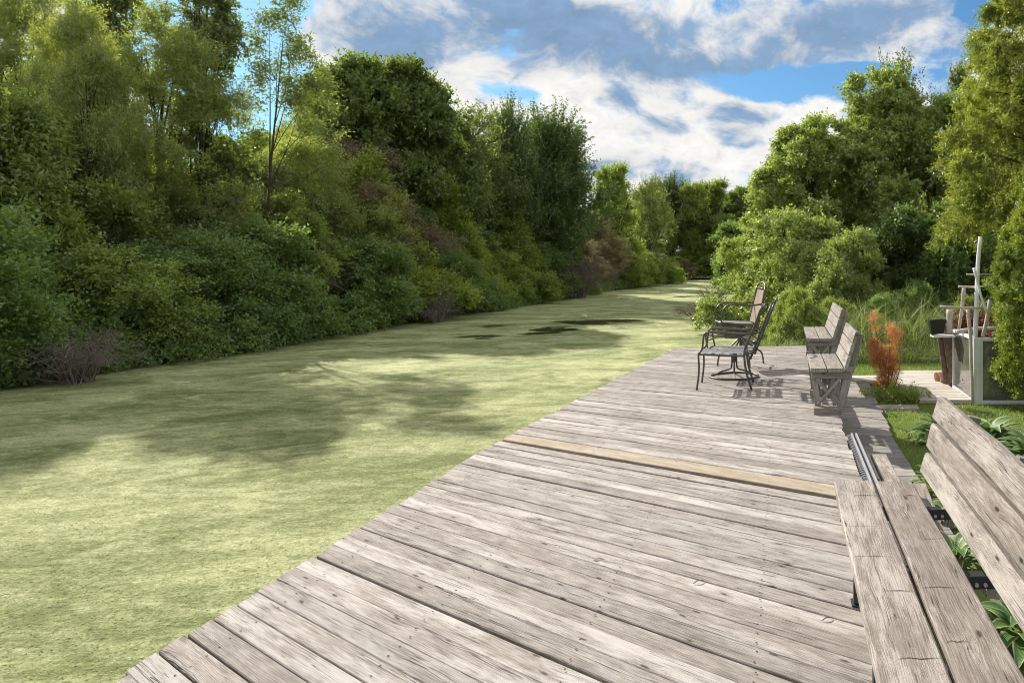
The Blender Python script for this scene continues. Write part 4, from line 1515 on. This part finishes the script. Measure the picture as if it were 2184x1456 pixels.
cd = thing('cedar', 'tall feathery yellow-green cedar behind the thuja, reaching past the top right corner', 'conifer', (4.75, 13.6, -.42))
lb = []
for i in range(64):
    k = (i + .5) / 64
    a = i * 2.4
    rr = (1.45 * (1 - k) ** .55 + .12) * random.uniform(.7, 1.1)
    s_ = (.36 * (1 - k) ** .4 + .10) * random.uniform(.7, 1.2)
    lb.append((rr * math.cos(a), rr * math.sin(a), 2.35 + 5.9 * k, s_, s_, s_ * .95))
link('foliage', crown('cedar', M['lf_cedar'], lb, 1300, 20, 11, .06, .026, (.10, .34), .6, .15, .35, spread=.018, shell=(.6, 1.1), lup=.2, lrnd=1., jit=.03), cd)
g = Geo()
g.tube([(0, 0, -.1), (.05, 0, 3), (0, 0, 7.2)], [.16, .11, .02], 8, 3)
for i in range(40):
    e = lb[i]
    s_ = Vector((0, 0, e[2] * .92))
    g.tube([s_, s_.lerp(Vector(e[:3]), .5) + Vector((0, 0, .1)), e[:3]], [.03, .02, .006], 5, 3, cap=False)
g.build('trunk', M['bark'], cd, True)

# ------------------------------------------------------------------ left bank
random.seed(101)
RNG = np.random.default_rng(101)
GB = 'shrubs leaning over the left bank'
front = [  # kind, X, Y, height, wide, label
    ('shrub_b', -13.4, 11.7, 3.1, 1.1, 'dark shrub touching the left picture edge beside the grey dead brush'),
    ('shrub_a', -13.9, 13.2, 2.9, .95, 'dark shrub rising directly behind the grey dead brush'),
    ('shrub_y', -13.1, 14.7, 2.4, 1.1, 'low spreading shrub right of the dead brush, overhanging the duckweed'),
    ('shrub_b', -13.3, 16.2, 2.8, 1.15, 'second low overhanging shrub right of the dead brush'),
    ('shrub_a', -13.2, 18.0, 3.2, 1.1, 'rounded dark shrub with black hollow beneath, before the bushes step up'),
    ('bush_y', -13.7, 20.2, 3.8, 1.1, 'medium yellowish shrub between rounded dark shrub and the brown bush'),
    ('shrub_a', -13.1, 22.4, 2.9, 1.2, 'dark shrub over the shaded hollow below the brown bush'),
    ('pointed', -13.7, 25.2, 5.7, 1.1, 'large pointed yellow-green shrub halfway along the left bank'),
    ('shrub_b', -13.0, 27.6, 2.7, 1.2, 'low dark shrub right after the large pointed shrub'),
    ('pointed', -13.8, 30.6, 5.6, 1.0, 'second pointed shrub, darker, under the airy tree'),
    ('shrub_y', -13.0, 33.0, 2.6, 1.3, 'low bright shrub at the water under the second pointed shrub'),
    ('pointed', -13.9, 36.2, 6.3, .95, 'third and slimmest pointed shrub below the dark spiky maple'),
    ('shrub_a', -13.0, 38.5, 3.2, 1.3, 'last leafy shrub before the bare twiggy bushes'),
    ('brown', -13.2, 47.5, 3.6, 1.3, 'grey-brown twiggy bush beyond the bare dark stems'),
    ('brown', -14.0, 53.0, 5.6, 1.2, 'brownish bush rising behind the low green hedge of shrubs'),
    ('shrub_y', -12.6, 56.0, 2.9, 1.6, 'low green shrub on the far part of the left bank, nearer one'),
    ('shrub_y', -12.2, 62.0, 3.0, 1.6, 'low green shrub on the far part of the left bank, middle one'),
    ('shrub_y', -11.6, 69.0, 2.9, 1.6, 'low green shrub on the far part of the left bank, farther one'),
    ('brown', -10.6, 77.0, 2.4, 1.3, 'small reddish-grey bush at the far bend of the channel'),
]
for (k, X, Y, h, wd, lab) in front:
    plant(k, 'bank_shrub', X, Y, h, lab, 'shrub', wd, None, GB)
mid = [
    ('bush_y', -15.8, 14.6, 5.4, .85, 'tall sunlit yellow-green bush at the left picture edge'),
    ('bush_y', -16.0, 16.4, 4.9, .9, 'sunlit bush behind the low shrubs right of the dead brush'),
    ('olive', -15.6, 18.3, 4.6, 1.0, 'olive-brown bush under the forked willow trunk'),
    ('bush_a', -15.7, 20.2, 5.2, .95, 'tall dark green bush behind the rounded shrub'),
    ('olive', -15.0, 23.4, 6.2, 1.05, 'pale olive bush top below the thin leaning sapling'),
    ('brown', -15.4, 26.0, 6.6, 1.1, 'reddish-brown bush in front of the big dark maple'),
    ('bush_a', -15.6, 28.6, 5.0, 1.05, 'blue-green bush right of the reddish-brown bush'),
    ('bush_a', -15.8, 32.5, 5.4, 1.1, 'dark bush between first and second pointed shrubs'),
    ('bush_a', -15.8, 38.0, 5.6, 1.2, 'dark bush behind the slim pointed shrub'),
    ('bush_a', -15.8, 43.5, 5.4, 1.2, 'dark bush behind the bare stems'),
    ('bush_a', -16.2, 61.0, 5.8, 1.5, 'dark bush behind the low green hedge of shrubs'),
]
for (k, X, Y, h, wd, lab) in mid:
    if k in PROTO:
        plant(k, 'bush', X, Y, h, lab, 'bush', wd, None, 'taller bushes behind the left bank shrubs')
GT = 'trees above the left bank'
trees = [  # kind, px, Y, ytop, wide, label
    ('willow', 60, 18.6, -60, .75, 'tall olive willow with dark branching trunk at the left picture edge'),
    ('aspen', 240, 20.5, -60, .8, 'dark leafy tree between the two willows'),
    ('willow', 335, 18.0, 10, .95, 'olive willow with a forked dark trunk and rounded feathery crown'),
    ('aspen', 436, 19.6, -90, .78, 'tall thin aspen with open crown just right of the forked willow'),
    ('willow', 190, 16.2, -10, .6, 'slim willow rising closest to the water among the upper left trees'),
    ('willow', 150, 22.0, 60, .65, 'pale willow beside the bare white pole-like trunk'),
    ('sapling', 560, 19.4, 3, 1.0, 'thin leaning sapling with a tufted top standing alone against the sky'),
    ('willow', 655, 25.5, 150, .62, 'low rounded willow crown right of the thin sapling'),
    ('maple', 735, 28.0, 122, .85, 'big dark maple with lighter top, left of the pair'),
    ('maple', 850, 30.0, 135, .9, 'big dark maple with lighter top, right of the pair'),
    ('maple', 945, 34.0, 255, .75, 'lower dark maple filling the slope down from the big pair'),
    ('airy', 1000, 35.0, 215, 1.0, 'see-through airy tree between the big maples and the spiky maple'),
    ('spiky', 1085, 38.0, 222, .62, 'upright maple with spiky shoots, left of the two spiky ones'),
    ('spiky', 1172, 41.0, 238, 1.0, 'broad dark maple with spiky shoots spreading to the right'),
    ('maple', 1180, 45.0, 330, .8, 'dark lower tree filling behind the broad spiky maple'),
    ('sunny', 1310, 58.0, 352, .75, 'sunlit yellow-green maple just right of the broad spiky maple'),
    ('airy', 1385, 66.0, 372, 1.0, 'thin tree with a dark bare top in the distance'),
]
for (k, px, Y, yt, wd, lab) in trees:
    plant_px(k, 'tree', px, Y, yt, lab, 'tree', wd, 0.0 if k == 'sapling' else None, GT)
# bare pole-like trunk
bp = thing('bare_trunk', 'pale bare pole-like trunk rising among the willows at upper left', 'tree', ((158 - CX) / F * 20, 20, -.42))
Geo().tube([(0, 0, 0), (.02, 0, 4), (-.10, 0, 8.0)], [.04, .035, .02], 6, 3).build('trunk', M['palebark'], bp, True)

far = [  # far end
    ('sunny', 1380, 84, 402, 1.0, 'distant tree at the left end of the far tree line'),
    ('spiky', 1432, 92, 378, 1.1, 'distant spiky-topped tree in the far tree line'),
    ('sunny', 1480, 90, 392, 1.0, 'distant rounded tree behind the channel bend'),
    ('sunny', 1525, 94, 386, .9, 'distant lighter tree in the middle of the far tree line'),
    ('maple', 1570, 90, 400, 1.0, 'distant dark tree right of the lighter one'),
    ('spiky', 1620, 92, 395, 1.2, 'distant tree partly behind the right bank trees'),
    ('shrub_y', 1470, 87, 530, 1.4, 'far dark shrub behind the reddish-grey bush at the bend'),
    ('shrub_y', 1520, 88, 520, 1.4, 'far dark shrub at the end of the water'),
    ('shrub_b', 1570, 88, 520, 1.4, 'far dark shrub right of the end of the water'),
    ('sunny', 1535, 86.5, 468, .8, 'small round-headed tree with a pale trunk at the far right waterside'),
]
for (k, px, Y, yt, wd, lab) in far:
    plant_px(k, 'far_tree' if 'shrub' not in k else 'far_shrub', px, Y, yt, lab, 'tree' if 'shrub' not in k else 'shrub', wd, None, 'far tree line at the end of the channel')
# fill behind
random.seed(131)
for i, (X, Y, h) in enumerate([(-23, 20, 4.8), (-24, 26, 5.6), (-23, 32, 7), (-24, 39, 8), (-24, 47, 8), (-22, 55, 8), (-20, 64, 8), (-17, 73, 8.5), (-29, 33, 7.5)]):
    plant('maple', 'backing_tree', X, Y, h, 'dark tree filling the wood behind the front trees of the left bank', 'tree', 1.15, None, 'trees deep in the left wood')

# sprays hanging over the waterline and grains of duckweed
RNG = np.random.default_rng(77)
random.seed(77)
wl_ = []
y = 8.5
while y < 60:
    wl_.append((bank_l(y) - .12 + random.uniform(-.2, .12), y, -.36 + random.uniform(0, .3), random.uniform(.2, .4), random.uniform(.3, .6), random.uniform(.15, .35)))
    y += random.uniform(.2, .5) * (1 + y / 40)
tag(link('waterside_foliage', crown('waterside_foliage', M['lf_shrub'], wl_, 1500, 9, 8, .075, .045, (.15, .4), .8, .1, .3, zmin=-.49, low=-.9)),
    'low leafy growth trailing into the water along the left bank', 'foliage', kind='stuff')
k_ = 90000
px_ = np.stack([RNG.uniform(-11, -2.2, k_), 1.6 + 10.4 * RNG.random(k_) ** 1.1, np.full(k_, -.498)], 1)
ang = RNG.uniform(0, 6.283, k_)
rad_ = RNG.uniform(.003, .0085, k_)
tl_ = RNG.uniform(0, .006, (k_, 3))
v_ = np.empty((k_, 3, 3))
for i in range(3):
    v_[:, i, 0] = px_[:, 0] + rad_ * np.cos(ang + i * 2.094)
    v_[:, i, 1] = px_[:, 1] + rad_ * np.sin(ang + i * 2.094)
    v_[:, i, 2] = px_[:, 2] + tl_[:, i]
M['lf_duck'] = leaf('duckweed_grain', (.20, .24, .08), (.38, .41, .20), (.28, .32, .13), trans=.2, gloss=0.0)
tag(link('duckweed', np_mesh('duckweed', v_.reshape(-1, 3), np.arange(k_ * 3).reshape(-1, 3), M['lf_duck'])),
    'loose grains of duckweed floating beside the deck', 'duckweed', kind='stuff')

# dead brush
random.seed(141)
for (px, py, Y, s, lab) in ((165, 0, 12.2, .55, 'tangle of grey dead branches at the water on the left, before the bushes'),
                            (925, 0, 24.4, .7, 'small tangle of dead branches sticking out over the duckweed below the pointed shrub'),
                            (1225, 0, 41.5, 1.5, 'bare dark-stemmed bush standing in the water edge before the brown bush')):
    X = (px - CX) / F * Y
    o_ = plant('bare', 'dead_brush', X, Y, 1.9 * s, lab, 'dead brush', 1.7, None, 'dead brush along the banks', z=-.5)
o_ = plant('bare', 'dead_brush', -2.9, 25.2, .8, 'flat dark heap of dead branches floating by the right bank behind the chairs', 'dead brush', 2.2, None, 'dead brush along the banks', z=-.52)
o_ = plant('bare', 'dead_brush', -14.3, 20.4, 4.9, 'tall grey leafless bush among the green ones below the sapling', 'dead brush', .7, None, 'dead brush along the banks')
o_ = plant('bare', 'dead_brush', -2.3, 24.0, 1.4, 'bare twiggy bush at the right waterside beyond the tall chair', 'dead brush', 1.0, None, 'dead brush along the banks')

# ------------------------------------------------------------------ right bank
random.seed(151)
GR = 'trees and bushes of the right bank'
right = [
    ('shrub_y', 'bush', 1775, 15.9, 628, .8, 'low leafy shrub among the reeds just right of the far bench'),
    ('shrub_a', 'bush', 1880, 16.6, 618, .8, 'low dark leafy shrub among the reeds behind the orange shrub'),
    ('shrub_a', 'bush', 1960, 17.2, 590, .8, 'dark leafy shrub among the reeds beside the black planter'),
    ('vine', 'tree', 1745, 25.0, 262, 1.05, 'vine-hung tree forming the left shoulder of the right bank mound'),
    ('vine', 'tree', 1880, 26.5, 172, 1.05, 'tallest vine-hung tree in the middle of the right bank mound'),
    ('vine', 'tree', 1990, 25.0, 215, 1.0, 'vine-hung tree right of the tallest, beside the cedar'),
    ('vine', 'tree', 2110, 27.0, 180, .85, 'vine-hung tree mostly behind the cedar'),
    ('vine', 'tree', 1680, 24.0, 350, 1.15, 'lower vine-hung tree on the left slope of the right bank mound'),
    ('airy', 'tree', 1905, 27.0, 110, .7, 'thin leafy branches sticking out of the top of the mound'),
    ('aspen', 'tree', 2050, 28.0, 128, .55, 'slender upright tree top between the mound and the cedar'),
    ('sapling', 'tree', 1640, 27.0, 312, .9, 'sparse arching branch at the left end of the mound'),
    ('bright', 'bush', 1655, 24.0, 515, .95, 'light green bush leaning over the water at the left end of the right bank'),
    ('bright', 'bush', 1690, 21.0, 455, 1.0, 'big light green bush behind the tall chair'),
    ('bright', 'bush', 1735, 19.5, 520, .95, 'light green bush between the tall chair and the far bench'),
    ('bright', 'bush', 1835, 18.5, 495, .75, 'sunlit bush behind the far bench in front of the dark thicket'),
    ('bright', 'bush', 1680, 15.9, 625, .75, 'low light green bush right behind the end of the deck'),
    ('shrub_y', 'bush', 1715, 15.6, 605, .7, 'low yellow-green bush behind the far bench'),
    ('bush_a', 'bush', 1930, 20.5, 440, .95, 'dark thicket bush behind the reeds, left one'),
    ('bush_a', 'bush', 2030, 20.0, 430, .95, 'dark thicket bush behind the reeds and the white mast'),
    ('shrub_y', 'bush', 2080, 15.6, 622, .8, 'low yellow-green bush behind the glass enclosure'),
    ('bright', 'bush', 1625, 30.0, 535, 1.0, 'farther light green bush on the right bank at the water'),
    ('bush_a', 'bush', 1590, 38.0, 470, 1.4, 'distant darker bush on the right bank'),
    ('maple', 'tree', 1640, 48.0, 400, .9, 'dark tree farther along the right bank'),
    ('shrub_y', 'bush', 2170, 17.0, 560, .9, 'yellow-green bush at the right picture edge behind the cedar trunk'),
]
for (k, nm, px, Y, yt, wd, lab) in right:
    plant_px(k, nm, px, Y, yt, lab, nm, wd, None, GR)
